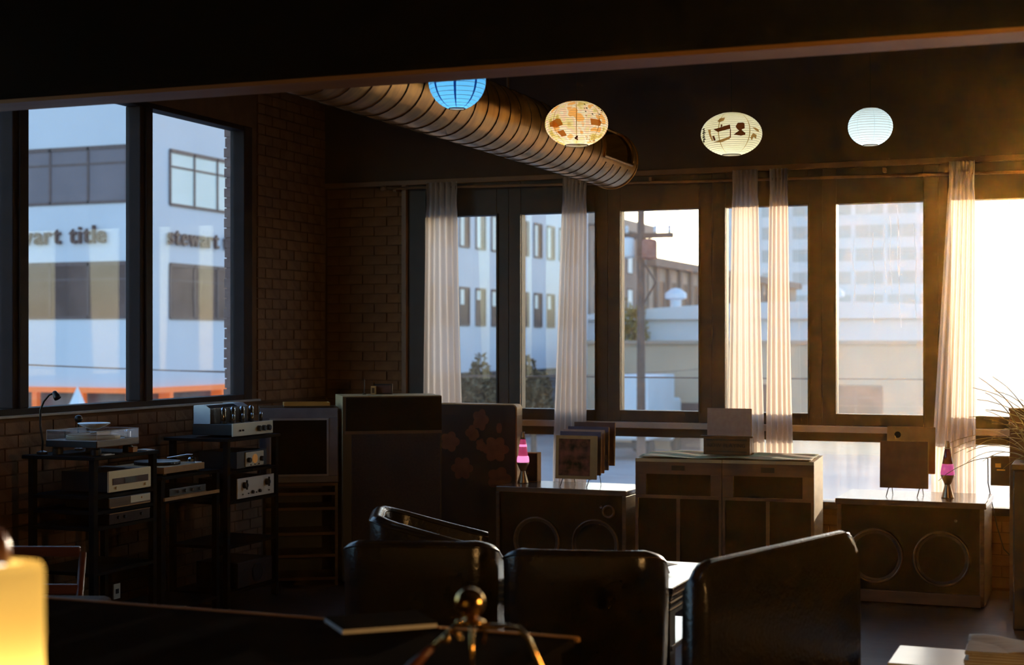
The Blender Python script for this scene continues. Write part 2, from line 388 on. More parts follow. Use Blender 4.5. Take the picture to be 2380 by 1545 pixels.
for k in range(NB):
    g0 = GX0 + PITCH * k; g1 = g0 + GW
    b0 = -5.225 if k == 0 else g0 - (PITCH - GW) / 2
    b1 = g1 + (PITCH - GW) / 2
    w = bpy.data.objects.new('window_%d' % (k + 2), None); COL.objects.link(w)
    tag(w, 'tall casement pane number %s along the window wall' % ['one', 'two', 'three', 'four', 'five', 'six', 'seven', 'eight', 'nine', 'ten', 'eleven', 'twelve', 'thirteen'][k], kind='structure')
    f = MB()
    f.box(b0, g0, FY0, FY1, 1.112, 2.95); f.box(g1, b1, FY0, FY1, 1.112, 2.95)
    f.box(g0, g1, FY0, FY1, 1.112, 1.196); f.box(g0, g1, FY0, FY1, 2.694, 2.95)
    f.build('frame', M['frame'], w, bevel=.004)
    q = MB()
    q.box(g0 - .012, g0, FY0 - .012, FY0 + .02, 1.184, 2.706); q.box(g1, g1 + .012, FY0 - .012, FY0 + .02, 1.184, 2.706)
    q.box(g0, g1, FY0 - .012, FY0 + .02, 1.184, 1.196); q.box(g0, g1, FY0 - .012, FY0 + .02, 2.694, 2.706)
    q.build('sash', M['frame'], w)
    pane = bx('pane', mat_pane('glass %d' % k, dirt=DIRT[k]), w, g0 - .005, g1 + .005, PY - .004, PY + .004, 1.19, 2.70)
    if k in (4, 5, 6):     # dried water runs on the pane
        for i in range(7):
            x = g0 + .06 + random.random() * (GW - .12); z1 = 2.69 - random.uniform(0, .25); z0 = random.uniform(1.75, 2.1)
            pts = [(x + .006 * math.sin(9 * t + i) + .01 * t, PY - .006, z1 + (z0 - z1) * t) for t in [j / 14 for j in range(15)]]
            MB().tube(pts, .0022, 5).build('water_run', mat_paper('dried water run', [(.95, .97, 1.0)]) if i == 0 and k == 4 else bpy.data.materials['dried water run'], w)
struct('trim_2', MB().box(-5.225, XE, 10.90, 11.10, 1.068, 1.112), M['sillpaint'], 'pale painted rail under the casements', bevel=.004)
struct('trim_3', MB().box(-5.225, XE, 10.975, 11.10, 1.0, 1.068), M['frame'], 'dark rail above the lower panes', bevel=.003)
struct('trim_4', MB().box(-5.225, XE, 10.93, 11.12, .52, .572), M['frame'], 'dark low window sill', bevel=.004)
struct('trim_5', MB().box(XL, XR, 10.955, 11.0, 2.95, 2.99), M['rodwood'], 'narrow brown ledge above the windows', bevel=.004)
posts = [-5.225, -3.87, -2.45, -1.03, XE]
LD = [.02, .03, .10, .25]
for i in range(4):
    w = bpy.data.objects.new('window_%d' % (NB + 2 + i), None); COL.objects.link(w)
    tag(w, 'low pane number %s under the casements' % ['one', 'two', 'three', 'four', 'five', 'six', 'seven', 'eight'][i], kind='structure')
    bx('pane', mat_pane('low glass %d' % i, dirt=LD[i]), w, posts[i] + .02, posts[i + 1] - .02, PY - .004, PY + .004, .56, 1.01)
    bx('post', M['frame'], w, posts[i] - .03, posts[i] + .03, FY0, FY1, .57, 1.0)

# ================================================================== outside
ZS = -3.6
struct('street', MB().box(-140, 140, 11.6, 320, ZS - .2, ZS), M['asphalt'], 'pale street and parking ground outside')
struct('street_beside', MB().box(-140, XO - 1.2, -60, 11.6, ZS - .2, ZS), M['asphalt'], 'street beside the left wall')

def facade_window(parent, axis, plane, out, a0, a1, z0, z1, n, glass, bar=True, half=None, frame='mullion'):
    """a window as a part: frame bars with each pane a sub-part"""
    t = .09
    def B(mb, a, b, c, d, p0, p1):
        if axis == 'y': mb.box(a, b, plane + out * p0, plane + out * p1, c, d)
        else: mb.box(plane + out * p0, plane + out * p1, a, b, c, d)
        return mb
    f = MB(); B(f, a0, a1, z1 - t, z1 + .04, 0, .05); B(f, a0, a1, z0 - .04, z0 + t * .6, 0, .05)
    for i in range(n + 1):
        c = a0 + (a1 - a0) * i / n; B(f, c - t / 2, c + t / 2, z0, z1, 0, .05)
    if bar: B(f, a0, a1, z1 - (z1 - z0) * .3 - .035, z1 - (z1 - z0) * .3 + .035, 0, .04)
    w = f.build('window', M[frame], parent)
    for i in range(n):
        c0 = a0 + (a1 - a0) * i / n + t / 2; c1 = a0 + (a1 - a0) * (i + 1) / n - t / 2
        if half:
            B(MB(), c0, c0 + (c1 - c0) * .45, z0 + (z1 - z0) * half, z1, 0, .03).build('blind_glare', M['blind_glare'], w)
            B(MB(), c0 + (c1 - c0) * .45, c1, z0, z1, 0, .02).build('pane', M[glass], w)
            if half > .02: B(MB(), c0, c0 + (c1 - c0) * .45, z0, z0 + (z1 - z0) * half, 0, .02).build('pane', M[glass], w)
        else:
            B(MB(), c0, c1, z0, z1, 0, .02).build('pane', M[glass], w)
    return w

# the white office building on the far corner
ob = thing('office_building', 'white office building with ribbon windows and dark lettering beyond the left window', 'building', (-29.6, 42.1, ZS))
ob.location = (0, 0, 0)
bx('wall', M['white_build'], ob, -52, -29.6, 42.1, 87.5, .15, 13.0)
bx('parapet', M['white_build'], ob, -52.1, -29.5, 42.0, 87.6, 13.0, 13.25)
bx('base_wall', M['store_glass'], ob, -51.8, -29.9, 42.4, 87.2, ZS, .15)
for z0, z1 in ((6.30, 8.14), (2.47, 4.30)):
    up = z0 > 5
    for k in range(3):
        b = -30.22 - k * 4.62
        facade_window(ob, 'y', 42.1, -1, b - 4.62, b, z0, z1, 3, 'fac_glass' if up else 'fac_dark')
    for k in range(2):
        facade_window(ob, 'x', -29.6, 1, 43.6 + 4.35 * k, 47.95 + 4.35 * k, z0, z1, 3, 'blind_glare' if up else 'fac_dark')  # upper panes: bright sky reflection put into a pale colour
    for k in range(14):
        y = 57.8 + 2.05 * k
        facade_window(ob, 'x', -29.6, 1, y, y + 1.2, z0, z1, 1, 'fac_dark', bar=False, half=.02 if up else (.55 if k % 3 else .01 if False else .7))
# storefront trim at its foot
bx('fascia', M['orange_trim'], ob, -52.1, -29.45, 41.9, 42.1, -.02, .16)
bx('fascia', M['orange_trim'], ob, -29.65, -29.4, 41.9, 62, -.02, .16)
for k in range(8):
    bx('storefront_post', M['orange_trim'], ob, -30.2 - 1.9 * k, -30.0 - 1.9 * k, 42.0, 42.2, ZS, 0)
for k in range(6):
    bx('storefront_post', M['orange_trim'], ob, -29.9, -29.45, 43.4 + 3.2 * k, 43.6 + 3.2 * k, ZS, 0)
# lettering, each character a part
_chars = {}
def glyph(ch, size, depth, m):
    key = (ch, size, depth, m.name)
    if key not in _chars:
        cu = bpy.data.curves.new('t', 'FONT'); cu.body = ch; cu.size = size; cu.extrude = depth / 2; cu.resolution_u = 3; cu.offset = size * .012
        o = bpy.data.objects.new('t', cu); COL.objects.link(o); bpy.context.view_layer.update()
        me = bpy.data.meshes.new_from_object(o.evaluated_get(bpy.context.evaluated_depsgraph_get()))
        bpy.data.objects.remove(o); me.materials.clear(); me.materials.append(m); me.name = 'letter'
        xs = [v.co.x for v in me.vertices]
        _chars[key] = (me, min(xs), max(xs))
    return _chars[key]
def lettering(text, size, depth, m, parent, start, dirv, rot, name='letter', gap=.09, space=.32):
    p = 0; out = []
    for ch in text:
        if ch == ' ': p += size * space; continue
        me, a, b = glyph(ch, size, depth, m)
        o = shared(name, me, parent, tuple(Vector(start) + Vector(dirv) * (p - a)), rot); out.append(o)
        p += (b - a) + size * gap
    return p
SZ = .84
L = lettering('stewart title', SZ, .1, M['sign'], ob, (0, 0, 0), (1, 0, 0), (PI / 2, 0, 0))
for o in [c for c in ob.children if c.name.startswith('letter')]:
    o.location = (o.location.x - 30.92 - L, 42.0, 4.96)
lettering('stewart title', SZ, .1, M['sign'], ob, (-29.5, 43.4, 4.96), (0, 1, 0), (PI / 2, 0, PI / 2), gap=.11)

b2 = thing('masonry_building', 'brown masonry block with a heavy cornice behind the utility pole', 'building')
bx('wall', M['brown_build'], b2, -60, -33, 98, 111.5, ZS, 10.0)
bx('cornice', M['tan_build'], b2, -60.3, -32.5, 97.6, 111.9, 9.6, 10.4)
for z0 in (.6, 3.6, 6.6):
    for k in range(5):
        facade_window(b2, 'x', -33, 1, 99 + 2.5 * k, 100.3 + 2.5 * k, z0, z0 + 1.9, 1, 'blind_glare', bar=False)
b3 = thing('arcade_building', 'tan two-storey building with pilasters and a cornice behind the low roofs', 'building')
bx('wall', M['tan_build'], b3, -60, -33, 112.2, 170, ZS, 7.6)
bx('cornice', M['brown_build'], b3, -60.3, -32.4, 112.0, 170.4, 7.4, 8.05)
for k in range(16): bx('pilaster', M['brown_build'], b3, -33, -32.7, 113.4 + 3.4 * k, 114.1 + 3.4 * k, ZS, 7.4)
for k in range(15): facade_window(b3, 'x', -33, 1, 114.7 + 3.4 * k, 116.3 + 3.4 * k, 3.4, 6.3, 1, 'fac_dark', bar=False)
b4 = thing('tower_block', 'tall pale tower block with rows of windows seen through the dusty panes', 'building')
bx('wall', M['tower'], b4, -58, 2.0, 240, 262, ZS, 40)
for i in range(9):
    for k in range(12):
        x = -57 + 4.9 * k
        facade_window(b4, 'y', 240, -1, x, x + 4.3, 3.2 + 3.6 * i, 5.3 + 3.6 * i, 2, 'tower_glass', bar=False, frame='tower')
b5 = thing('warehouse', 'low pale warehouse with a shallow curved metal roof', 'building')
bx('wall', M['metalroof'], b5, -32.4, -2, 90, 108, ZS, 3.0)
arc = [(-32.8 + 31.2 * i / 16, 3.0 + 1.0 * math.sin(PI * i / 16) ** .8) for i in range(17)]
MB().prism(arc, 89.6, 108.4, 'y').build('roof', M['metalroof'], b5, smooth=False)
for x in (-25.9, -21.2, -16): MB().lathe([(.35, 0), (.35, .6), (.7, .7), (.7, 1.0), (.3, 1.3), (.02, 1.35)], 14, (x, 94, 3.7)).build('roof_vent', M['metalroof'], b5)
b6 = thing('brick_shop', 'single-storey tan brick shop front across the parking ground', 'building')
bx('wall', M['brick_low'], b6, -24.4, 12, 72, 84, ZS, 1.55)
bx('coping', M['tan_build'], b6, -24.6, 12.2, 71.8, 84.2, 1.55, 1.72)
for k in range(5): facade_window(b6, 'y', 72, -1, -17 + 4.6 * k, -14.6 + 4.6 * k, -2.2, -.4, 2, 'fac_dark')
bx('door', M['mullion'], b6, -19.6, -18.6, 71.92, 72, ZS, -1.3)

tk = thing('box_truck', 'white box truck parked before the tan brick shop', 'truck', (-20.3, 64.9, ZS))
bx('cargo_box', M['truck'], tk, -1.15, 1.15, 0, 4.4, .9, 3.75, bevel=.05)
bx('cab', M['truck'], tk, -1.0, 1.0, 4.5, 6.2, .6, 2.6, bevel=.15)
bx('rear_door', M['white_enamel'], tk, -1.0, 1.0, -.04, 0, 1.0, 3.6)
bx('bumper', M['rubber'], tk, -1.1, 1.1, -.15, 0, .55, .8)
for sx in (-1, 1):
    for y in (.9, 5.3):
        MB().lathe([(.2, -.14), (.45, -.14), (.48, -.08), (.48, .08), (.45, .14), (.2, .14)], 18).build('wheel', M['rubber'], tk).matrix_local = Matrix.Translation((sx * .95, y, .48)) @ Matrix.Rotation(PI / 2, 4, 'Y')

up = thing('utility_pole', 'wooden utility pole with crossarm and rusty transformers', 'pole', (-12.0, 40, ZS))
MB().tube([(0, 0, 0), (0, 0, 6), (0, 0, 12.2)], [.14, .11, .09], 12).build('pole', M['pole'], up, smooth=True)
for z, w in ((8.1, .9), (9.6, 1.2)): bx('crossarm', M['pole'], up, -w, w, -.07, .07, z, z + .14)
for x in (-.33, .3):
    MB().lathe([(.02, 0), (.2, .03), (.21, .1), (.21, .48), (.17, .55), (.02, .58)], 16, (x, -.2, 7.55 if x < 0 else 7.5)).build('transformer', M['rust'] if x > 0 else M['metalroof'], up, smooth=True)
for x in (-.8, -.4, .4, .8): MB().lathe([(.03, 0), (.06, .05), (.04, .1), (.06, .15), (.02, .22)], 10, (x, 0, 8.24)).build('insulator', M['metalroof'], up)
MB().tube([(.05, -.05, 7.5), (.45, -.1, 6.9), (.1, -.1, 6.3)], .03, 6).build('brace', M['pole'], up)

def cable(name, label, a, b, sag, r):
    a = Vector(a); b = Vector(b)
    pts = [a.lerp(b, t) - Vector((0, 0, sag * 4 * t * (1 - t))) for t in [i / 24 for i in range(25)]]
    return tag(MB().tube(pts, r, 6).build(name, M['pole']), label, 'cable')
cable('street_cable', 'thin overhead cable crossing below the white lettering', (-15, 12.0, 1.66), (-15, 60, .62), .35, .012)
cable('street_cable', 'thin overhead cable in front of the tan brick shop', (-13.5, 20.2, 1.25), (6, 20.2, 1.3), .06, .010)
cable('street_cable', 'upper thin cable at the far left pane edge', (-15, 12.0, 2.1), (-15, 18.1, 1.6), .12, .010)

tn = thing('canopy_tent', 'white peaked canopy tent at the foot of the office building', 'tent', (-29.0, 37.9, ZS))
tv = [(-.95, -.95, 2.95), (.95, -.95, 2.95), (.95, .95, 2.95), (-.95, .95, 2.95)]
mid = [(-.16, -.16, 3.4), (.16, -.16, 3.4), (.16, .16, 3.4), (-.16, .16, 3.4), (0, 0, 3.95)]
q = MB().add(tv + mid, [(0,1,5,4),(1,2,6,5),(2,3,7,6),(3,0,4,7),(4,5,8),(5,6,8),(6,7,8),(7,4,8)])
q.build('canopy', M['truck'], tn, solid=.02)
v = MB()
for a, b in ((0,1),(1,2),(2,3),(3,0)):
    p, r = tv[a], tv[b]; v.add([p, r, (r[0], r[1], 2.65), (p[0], p[1], 2.65)], [(0,1,2,3)])
v.build('valance', M['truck'], tn, solid=.02)
for p in tv: bx('leg', M['metalroof'], tn, p[0] - .03, p[0] + .03, p[1] - .03, p[1] + .03, 0, 2.95)

def tree(label, loc, w, h, top, leaf='leaf_tree'):
    t = thing('street_tree', label, 'tree', (loc[0], loc[1], ZS), 0, 'small trees below the office building')
    MB().tube([(0, 0, 0), (.03, 0, top * .5), (0, .05, top * .8)], [.12, .09, .04], 9).build('trunk', M['bark'], t, smooth=True)
    for k in range(4):
        a = k * 1.6; MB().tube([(0, 0, top * .5), (.35 * w * math.cos(a), .3 * w * math.sin(a), top * .72), (.6 * w * math.cos(a), .5 * w * math.sin(a), top * .88)], [.05, .03, .015], 6).build('branch', M['bark'], t)
    f = MB()
    for i in range(3200):
        while True:
            x, y, z = [random.uniform(-1, 1) for _ in range(3)]
            if x * x + y * y + z * z < 1: break
        n = 1 + .35 * math.sin(5 * x + loc[0]) * math.cos(4 * z + 2)
        c = Vector((x * w * n, y * w, top - h * .55 + z * h * .5 * n)); s = random.uniform(.06, .13)
        a = Vector([random.gauss(0, 1) for _ in range(3)]).normalized(); b = a.cross(Vector((.3, .5, .8))).normalized()
        f.add([c - a * s, c + b * s * .5, c + a * s, c - b * s * .5], [(0, 1, 2, 3)])
    tag(f.build('foliage', M[leaf], t), kind='stuff')
tree('brown bushy street tree at the edge of the first curtain', (-17.45, 41.6), .66, 2.2, 4.75)
tree('brown bushy street tree left of the second curtain', (-15.95, 42.1), .62, 2.1, 4.75)
M['leaf_gold'] = mat('golden leaves', (.42, .27, .05), .8, col2=(.5, .36, .1), scale=2)
tree('golden autumn tree in front of the brown masonry block', (-26.9, 88.2), 1.0, 4.2, 8.0, 'leaf_gold')

# ================================================================== hanging things
rod = thing('curtain_rod', 'long thin brown curtain rod above the window wall', 'curtain rod')
MB().tube([(-5.38, 10.9, 2.925), (-2.9, 10.9, 2.885), (.7, 10.9, 2.85)], .011, 8).build('rod', M['rodwood'], rod, smooth=True)
for x in (-5.3, -3.2, -1.5, .6): bx('bracket', M['rodwood'], rod, x - .01, x + .01, 10.9, 10.99, 2.90, 2.93)
MB().lathe([(.012, 0), (.02, .01), (.024, .03), (.012, .05)], 12).build('finial', M['rodwood'], rod).matrix_local = Matrix.Translation((-5.37, 10.9, 2.925)) @ Matrix.Rotation(-PI / 2, 4, 'Y')

def curtain(label, top, bot, z0, seed, folds, flare=0.0):
    rnd = random.Random(seed); ph = [rnd.uniform(0, 6.28) for _ in range(4)]
    n = folds * 12
    def fn(s, t):
        z = 2.905 + (z0 - 2.905) * t
        e = min(1, t * 1.25) ** 1.1
        xl = top[0] + (bot[0] - top[0]) * e; xr = top[1] + (bot[1] - top[1]) * e
        ss = s + .018 * math.sin(9 * s + ph[0] + 2 * t)
        x = xl + (xr - xl) * ss
        A = .016 + .02 * t + .01 * math.sin(3 * s + ph[1])
        y = 10.87 + A * math.sin(2 * PI * folds * s + ph[2] + .5 * math.sin(2.2 * t + ph[3])) - .012 * math.sin(PI * t)
        pinch = 1 - .06 * math.exp(-((t - .04) / .025) ** 2)
        cx = (xl + xr) / 2
        return (cx + (x - cx) * pinch, y, z)
    c = thing('sheer_curtain', label, 'curtain', group='white sheer curtains on the window wall')
    MB().grid(fn, n, 40).build('panel', M['curtain'], c, smooth=True)
    h = MB().grid(lambda s, t: (lambda p: (p[0], p[1] - .002, p[2] + (1 - t) * .045))(fn(s, 0)), n, 1)
    h.build('header_tape', M['curtain'], c, smooth=True)
    for k in range(4):
        s = (k + .5) / 4; p = fn(s, 0); ring = [(p[0], 10.9 + .019 * math.cos(a), 2.898 + .019 * math.sin(a) - (p[0] + 5.3) * .014 + .02) for a in [i * PI / 6 for i in range(12)]]
        MB().tube(ring, .002, 5, closed=True).build('ring', M['rodwood'], c)
curtain('white sheer curtain at the left end by the brick wall', (-5.012, -4.735), (-5.03, -4.672), .3, 1, 6)
curtain('white sheer curtain behind the leaning records on the left speaker', (-3.88, -3.69), (-3.965, -3.69), .3, 2, 6)
curtain('left one of the two close white curtains behind the record crate', (-2.58, -2.385), (-2.615, -2.335), .3, 3, 6)
curtain('right one of the two close white curtains behind the record crate', (-2.305, -2.168), (-2.328, -2.128), .3, 4, 5)
curtain('glowing white curtain behind the right lava lamp', (-1.055, -.885), (-1.17, -.882), .3, 5, 6)

# spiral duct along the ceiling
DX, DZ, DR = -3.26, 2.97, .19
du = thing('spiral_duct', 'round galvanised spiral duct running to the window wall', 'duct')
Y0, Y1, HY0, HY1 = 5.21, 10.15, 9.42, 10.03
def hole(y, a):       # air outlet cut into the side towards the room
    return HY0 <= y <= HY1 and -.62 <= a <= .62
q = MB(); qi = MB(); NA = 64
yl = [Y0 + (HY0 - Y0) * i / 46 for i in range(47)] + [HY0 + (HY1 - HY0) * i / 6 for i in range(1, 7)] + [Y1 - .05, Y1]
for rr, qq in ((DR, q), (DR - .004, qi)):
    vs_ = []; fs_ = []
    for y in yl:
        for k in range(NA):
            a = 2 * PI * k / NA + .35; vs_.append((DX + rr * math.cos(a), y, DZ + rr * math.sin(a)))
    for i in range(len(yl) - 1):
        for k in range(NA):
            a = (2 * PI * (k + .5) / NA); a = a if a < PI else a - 2 * PI
            if hole((yl[i] + yl[i + 1]) / 2, a): continue
            fs_.append((i*NA+k, (i+1)*NA+k, (i+1)*NA+(k+1)%NA, i*NA+(k+1)%NA))
    qq.add(vs_, fs_)
q.build('duct_shell', M['duct'], du, smooth=True); qi.build('duct_lining', M['duct_in'], du, smooth=True)
turns = 31; pitch = (Y1 - Y0) / turns
pts = []; segs = []
for i in range(turns * 28 + 1):
    th = 2 * PI * i / 28; y = Y0 + pitch * th / (2 * PI); a = ((th + PI) % (2 * PI)) - PI
    if hole(y, a - .35 if False else a - .35): 
        if len(pts) > 1: segs.append(pts)
        pts = []; continue
    pts.append((DX + (DR + .001) * math.cos(th), y, DZ + (DR + .001) * math.sin(th)))
if len(pts) > 1: segs.append(pts)
sm = MB()
for p in segs: sm.tube(p, .0042, 5)
sm.build('spiral_seam', M['seam'], du)
ends = MB(); ends.tube([(DX + DR * math.cos(a), Y1, DZ + DR * math.sin(a)) for a in [i * 2 * PI / 40 for i in range(40)]], .008, 8, closed=True); ends.build('end_rim', M['duct'], du, smooth=True)
cap = MB().lathe([(DR - .003, 0), (DR - .003, .012)], 40).build('end_cap', M['duct'], du); cap.matrix_local = Matrix.Translation((DX, Y1 - .012, DZ)) @ Matrix.Rotation(-PI / 2, 4, 'X')
fr = MB(); a0, a1 = -.62 + .35, .62 + .35
arc = lambda a, y: (DX + (DR + .004) * math.cos(a), y, DZ + (DR + .004) * math.sin(a))
loop = [arc(a0 + (a1 - a0) * i / 10, HY0) for i in range(11)] + [arc(a1 - (a1 - a0) * i / 10, HY1) for i in range(11)]
fr.tube(loop, .010, 6, closed=True); fr.build('outlet_frame', M['duct'], du)
for y in (6.4, 8.2): MB().tube([(DX, y, DZ + DR), (DX, y, ZC)], .008, 6).build('hanger', M['seam'], du)

# paper lanterns
def lantern(label, c, rx, rz, paper, power, colour, ribs=18, seamw=0.0, seam_mat=None, bottom=.28, prints=None, nseam=8):
    L = thing('paper_lantern', label, 'lantern', c, 0, 'glowing paper lanterns hanging in a row')
    t0 = math.acos(1 - .0) ; prof = []
    lo, hi = -PI / 2 + math.asin(bottom), PI / 2 - math.asin(bottom)
    n = ribs * 3
    for i in range(n + 1):
        t = lo + (hi - lo) * i / n; b = 1 - .010 * (0 if i % 3 else 1)
        prof.append((rx * math.cos(t) * b, rz * math.sin(t) * b))
    MB().lathe(prof, 48, cap=False).build('shade', paper, L, smooth=True)
    w = MB()
    for i in range(ribs + 1):
        t = lo + (hi - lo) * i / ribs; r = rx * math.cos(t) * .992; z = rz * math.sin(t) * .992
        w.tube([(r * math.cos(a), r * math.sin(a), z) for a in [k * 2 * PI / 48 for k in range(48)]], .0009, 4, closed=True)
    w.build('wire_ribs', M['ribwire'], L)
    if seamw:
        for k in range(nseam):
            a = 2 * PI * k / nseam + .33
            def fn(s, t, a=a):
                tt = lo + (hi - lo) * t; aa = a + (s - .5) * seamw / rx * (.35 + .65 * math.cos(tt))
                return (rx * 1.006 * math.cos(tt) * math.cos(aa), rx * 1.006 * math.cos(tt) * math.sin(aa), rz * 1.006 * math.sin(tt))
            MB().grid(fn, 2, 24).build('seam', seam_mat, L, smooth=True)
    rb = rx * math.cos(lo); zb = rz * math.sin(lo)
    MB().tube([(rb * math.cos(a), rb * math.sin(a), zb) for a in [k * PI / 16 for k in range(32)]], .003, 6, closed=True).build('bottom_ring', M['ribwire'], L)
    MB().tube([(rb * math.cos(a), rb * math.sin(a), -zb) for a in [k * PI / 16 for k in range(32)]], .003, 6, closed=True).build('top_ring', M['ribwire'], L)
    MB().tube([(-rb, 0, -zb), (0, 0, -zb + .01), (rb, 0, -zb)], .002, 5).build('hanger_wire', M['ribwire'], L)
    MB().tube([(0, 0, rz * .35), (0, 0, -zb), (0, 0, ZC - c[2])], .0025, 6).build('cord', M['black'], L)
    MB().lathe([(.004, -.035), (.02, -.025), (.027, 0), (.02, .025), (.013, .045), (.013, .06), (.004, .065)], 14, (0, 0, 0)).build('bulb', M['bulb'], L, smooth=True)
    ld = bpy.data.lights.new('lantern_light', 'POINT'); ld.energy = power; ld.color = colour; ld.shadow_soft_size = .03
    lo_ = bpy.data.objects.new('lantern_light', ld); COL.objects.link(lo_); lo_.parent = L; lo_.location = (0, 0, -.02)
    return L
M['ribwire'] = mat('rib wire', (.25, .22, .18), .6, col2=(.3, .26, .2))
M['bulb'] = mat('bulb', (.9, .9, .85), .5, col2=(.92, .92, .88), emit=(1, .9, .75), estr=3.0)
M['p_blue'] = mat_paper('blue lantern paper', [(.10, .42, .80)])
M['p_bluedark'] = mat_paper('dark blue stripe', [(.015, .10, .32)])
M['p_map'] = mat_paper('printed lantern paper', [(.72, .55, .16), (.9, .82, .46), (.95, .72, .6), (.93, .9, .78), (.95, .5, .16)], 16.0, pos=[.36, .43, .5, .56, .64])
M['p_mapseam'] = mat_paper('tan seam', [(.5, .3, .08)])
M['p_cream'] = mat_paper('cream lantern paper', [(.8, .84, .9), (.84, .82, .6), (.88, .86, .68)], 3.5)
M['p_creamseam'] = mat_paper('ochre seam', [(.55, .42, .16)])
M['p_white'] = mat_paper('white lantern paper', [(.74, .88, .9)])
M['p_whiteseam'] = mat_paper('pale seam', [(.5, .66, .68)])
M['ink'] = mat_paper('brown ink', [(.11, .03, .012)])
M['ink_soft'] = mat_paper('light brown ink', [(.5, .3, .12)])
M['ink_black'] = mat_paper('black ink', [(.03, .03, .02)])
M['ink_orange'] = mat_paper('orange print', [(.85, .36, .08)])
LP1, LP2, LP3, LP4 = (-2.723, 6.236, 2.875), (-2.795, 8.067, 2.929), (-2.076, 8.749, 2.922), (-1.314, 8.985, 2.956)
lantern('blue paper lantern with dark blue stripes half hidden by the beam', LP1, .128, .128, M['p_blue'], 2.2, (1, .97, .9), 16, .012, M['p_bluedark'])
l2 = lantern('yellow and orange printed paper lantern in front of the duct end', LP2, .177, .128, M['p_map'], 3.0, (1, .86, .6), 24, .0045, M['p_mapseam'], bottom=.36)
l3 = lantern('cream paper lantern printed with a house and a head silhouette', LP3, .178, .126, M['p_cream'], 2.7, (1, .93, .74), 24, .006, M['p_creamseam'], bottom=.3, nseam=6)
lantern('plain white round paper lantern at the right', LP4, .128, .112, M['p_white'], 1.9, (.92, .98, 1), 18, .0022, M['p_whiteseam'], bottom=.33)
def print_on(L, c, rx, rz, poly, m, name='print', k=1.008):
    """flat print on the lantern paper: polygon in (horizontal, vertical) shares of the radii as seen from the room side"""
    d = Vector((-c[0], -c[1], 0)).normalized(); sd = Vector((-d.y, d.x, 0))
    mb = MB(); n = len(poly); cx = sum(p[0] for p in poly) / n; cz = sum(p[1] for p in poly) / n
    def P(x, z):
        z = z * 1.0; zz = max(-.97, min(.97, z)); cr = math.sqrt(max(.02, 1 - zz * zz)); xs = max(-.98, min(.98, x / cr)); f = math.sqrt(1 - xs * xs)
        v = (sd * xs + d * f) * (rx * cr * k); return (v.x, v.y, rz * zz * k)
    pts = []
    for i in range(n):
        a, b = poly[i], poly[(i + 1) % n]
        for t in (0, .25, .5, .75): pts.append((a[0] + (b[0] - a[0]) * t, a[1] + (b[1] - a[1]) * t))
    rings = [[P(cx + (x - cx) * s, cz + (z - cz) * s) for x, z in pts] for s in (1, .66, .33)]
    m_ = len(pts); vs_ = rings[0] + rings[1] + rings[2] + [P(cx, cz)]
    fs_ = [(r*m_+i, r*m_+(i+1)%m_, (r+1)*m_+(i+1)%m_, (r+1)*m_+i) for r in (0, 1) for i in range(m_)] + [(2*m_+i, 2*m_+(i+1)%m_, 3*m_) for i in range(m_)]
    mb.add(vs_, fs_).build(name, m, L)
c = (LP3, .178, .126)
print_on(l3, *c, [(.13,.17),(.20,.34),(.36,.36),(.41,.32),(.42,.08),(.33,.04),(.31,-.06),(.44,-.12),(.43,-.2),(.3,-.25),(.07,-.2),(.2,-.12),(.24,-.02),(.17,.06)], M['ink'])
print_on(l3, *c, [(-.57,.08),(-.37,.14),(-.05,.26),(-.03,.06),(-.43,-.06)], M['ink'])
print_on(l3, *c, [(-.34,.15),(-.34,.28),(-.29,.28),(-.29,.18)], M['ink'])
print_on(l3, *c, [(-.75,.1),(-.7,-.2),(-.62,-.42),(-.58,-.4),(-.66,-.1),(-.66,.08)], M['ink_soft'])
print_on(l3, *c, [(-.58,-.48),(-.3,-.5),(-.05,-.38),(-.05,-.26),(-.1,-.3),(-.4,-.42)], M['ink_soft'])
print_on(l3, *c, [(-.61,-.22),(-.55,-.2),(-.5,-.4),(-.56,-.42)], M['ink'])
print_on(l3, *c, [(-.05,.05),(-.02,.05),(-.02,-.34),(-.05,-.34)], M['ink'])
print_on(l3, *c, [(-.45,.45),(-.36,.6),(-.2,.62),(-.25,.45),(-.38,.4)], M['ink_soft'])
print_on(l3, *c, [(.66,.16),(.78,.02),(.88,-.02),(.86,.1),(.76,.16)], M['ink_soft'])
print_on(l3, *c, [(.6,-.3),(.68,-.1),(.8,-.16),(.78,-.34),(.7,-.24),(.64,-.42)], M['ink_soft'])
for i in range(7): print_on(l3, *c, [(-.93+.03*(i%2),.2-.09*i),(-.87,.22-.09*i),(-.85+.02*(i%3),.15-.09*i),(-.92,.13-.09*i)], M['ink_black'])
c = (LP2, .177, .128)
print_on(l2, *c, [(-.84,-.05),(-.62,.08),(-.5,.06),(-.42,-.2),(-.62,-.28),(-.82,-.22)], M['ink_orange'])
print_on(l2, *c, [(.42,.06),(.7,.04),(.78,-.06),(.72,-.22),(.45,-.2)], M['ink_orange'])
print_on(l2, *c, [(-.6,-.45),(-.4,-.4),(-.3,-.62),(-.45,-.66)], M['ink_orange'])
for i in range(14):
    x, z = random.uniform(.1, .8), random.uniform(.15, .75)
    if x * x + z * z < .9: print_on(l2, *c, [(x, z), (x + .05, z + .02), (x + .07, z - .05), (x + .03, z - .03)], M['ink_soft'] if i % 2 else M['ink_black'])
for i in range(6):
    x = -.02 + .05 * random.random(); print_on(l2, *c, [(x - .05, -.66 - .02 * i), (x + .02, -.64 - .02 * i), (x + .02, -.72 - .02 * i)], M['ink'])
for i in range(10):
    x, z = random.uniform(.1, .6), random.uniform(-.85, -.62); print_on(l2, *c, [(x, z), (x + .06, z + .01), (x + .05, z - .04)], M['ink_soft'])

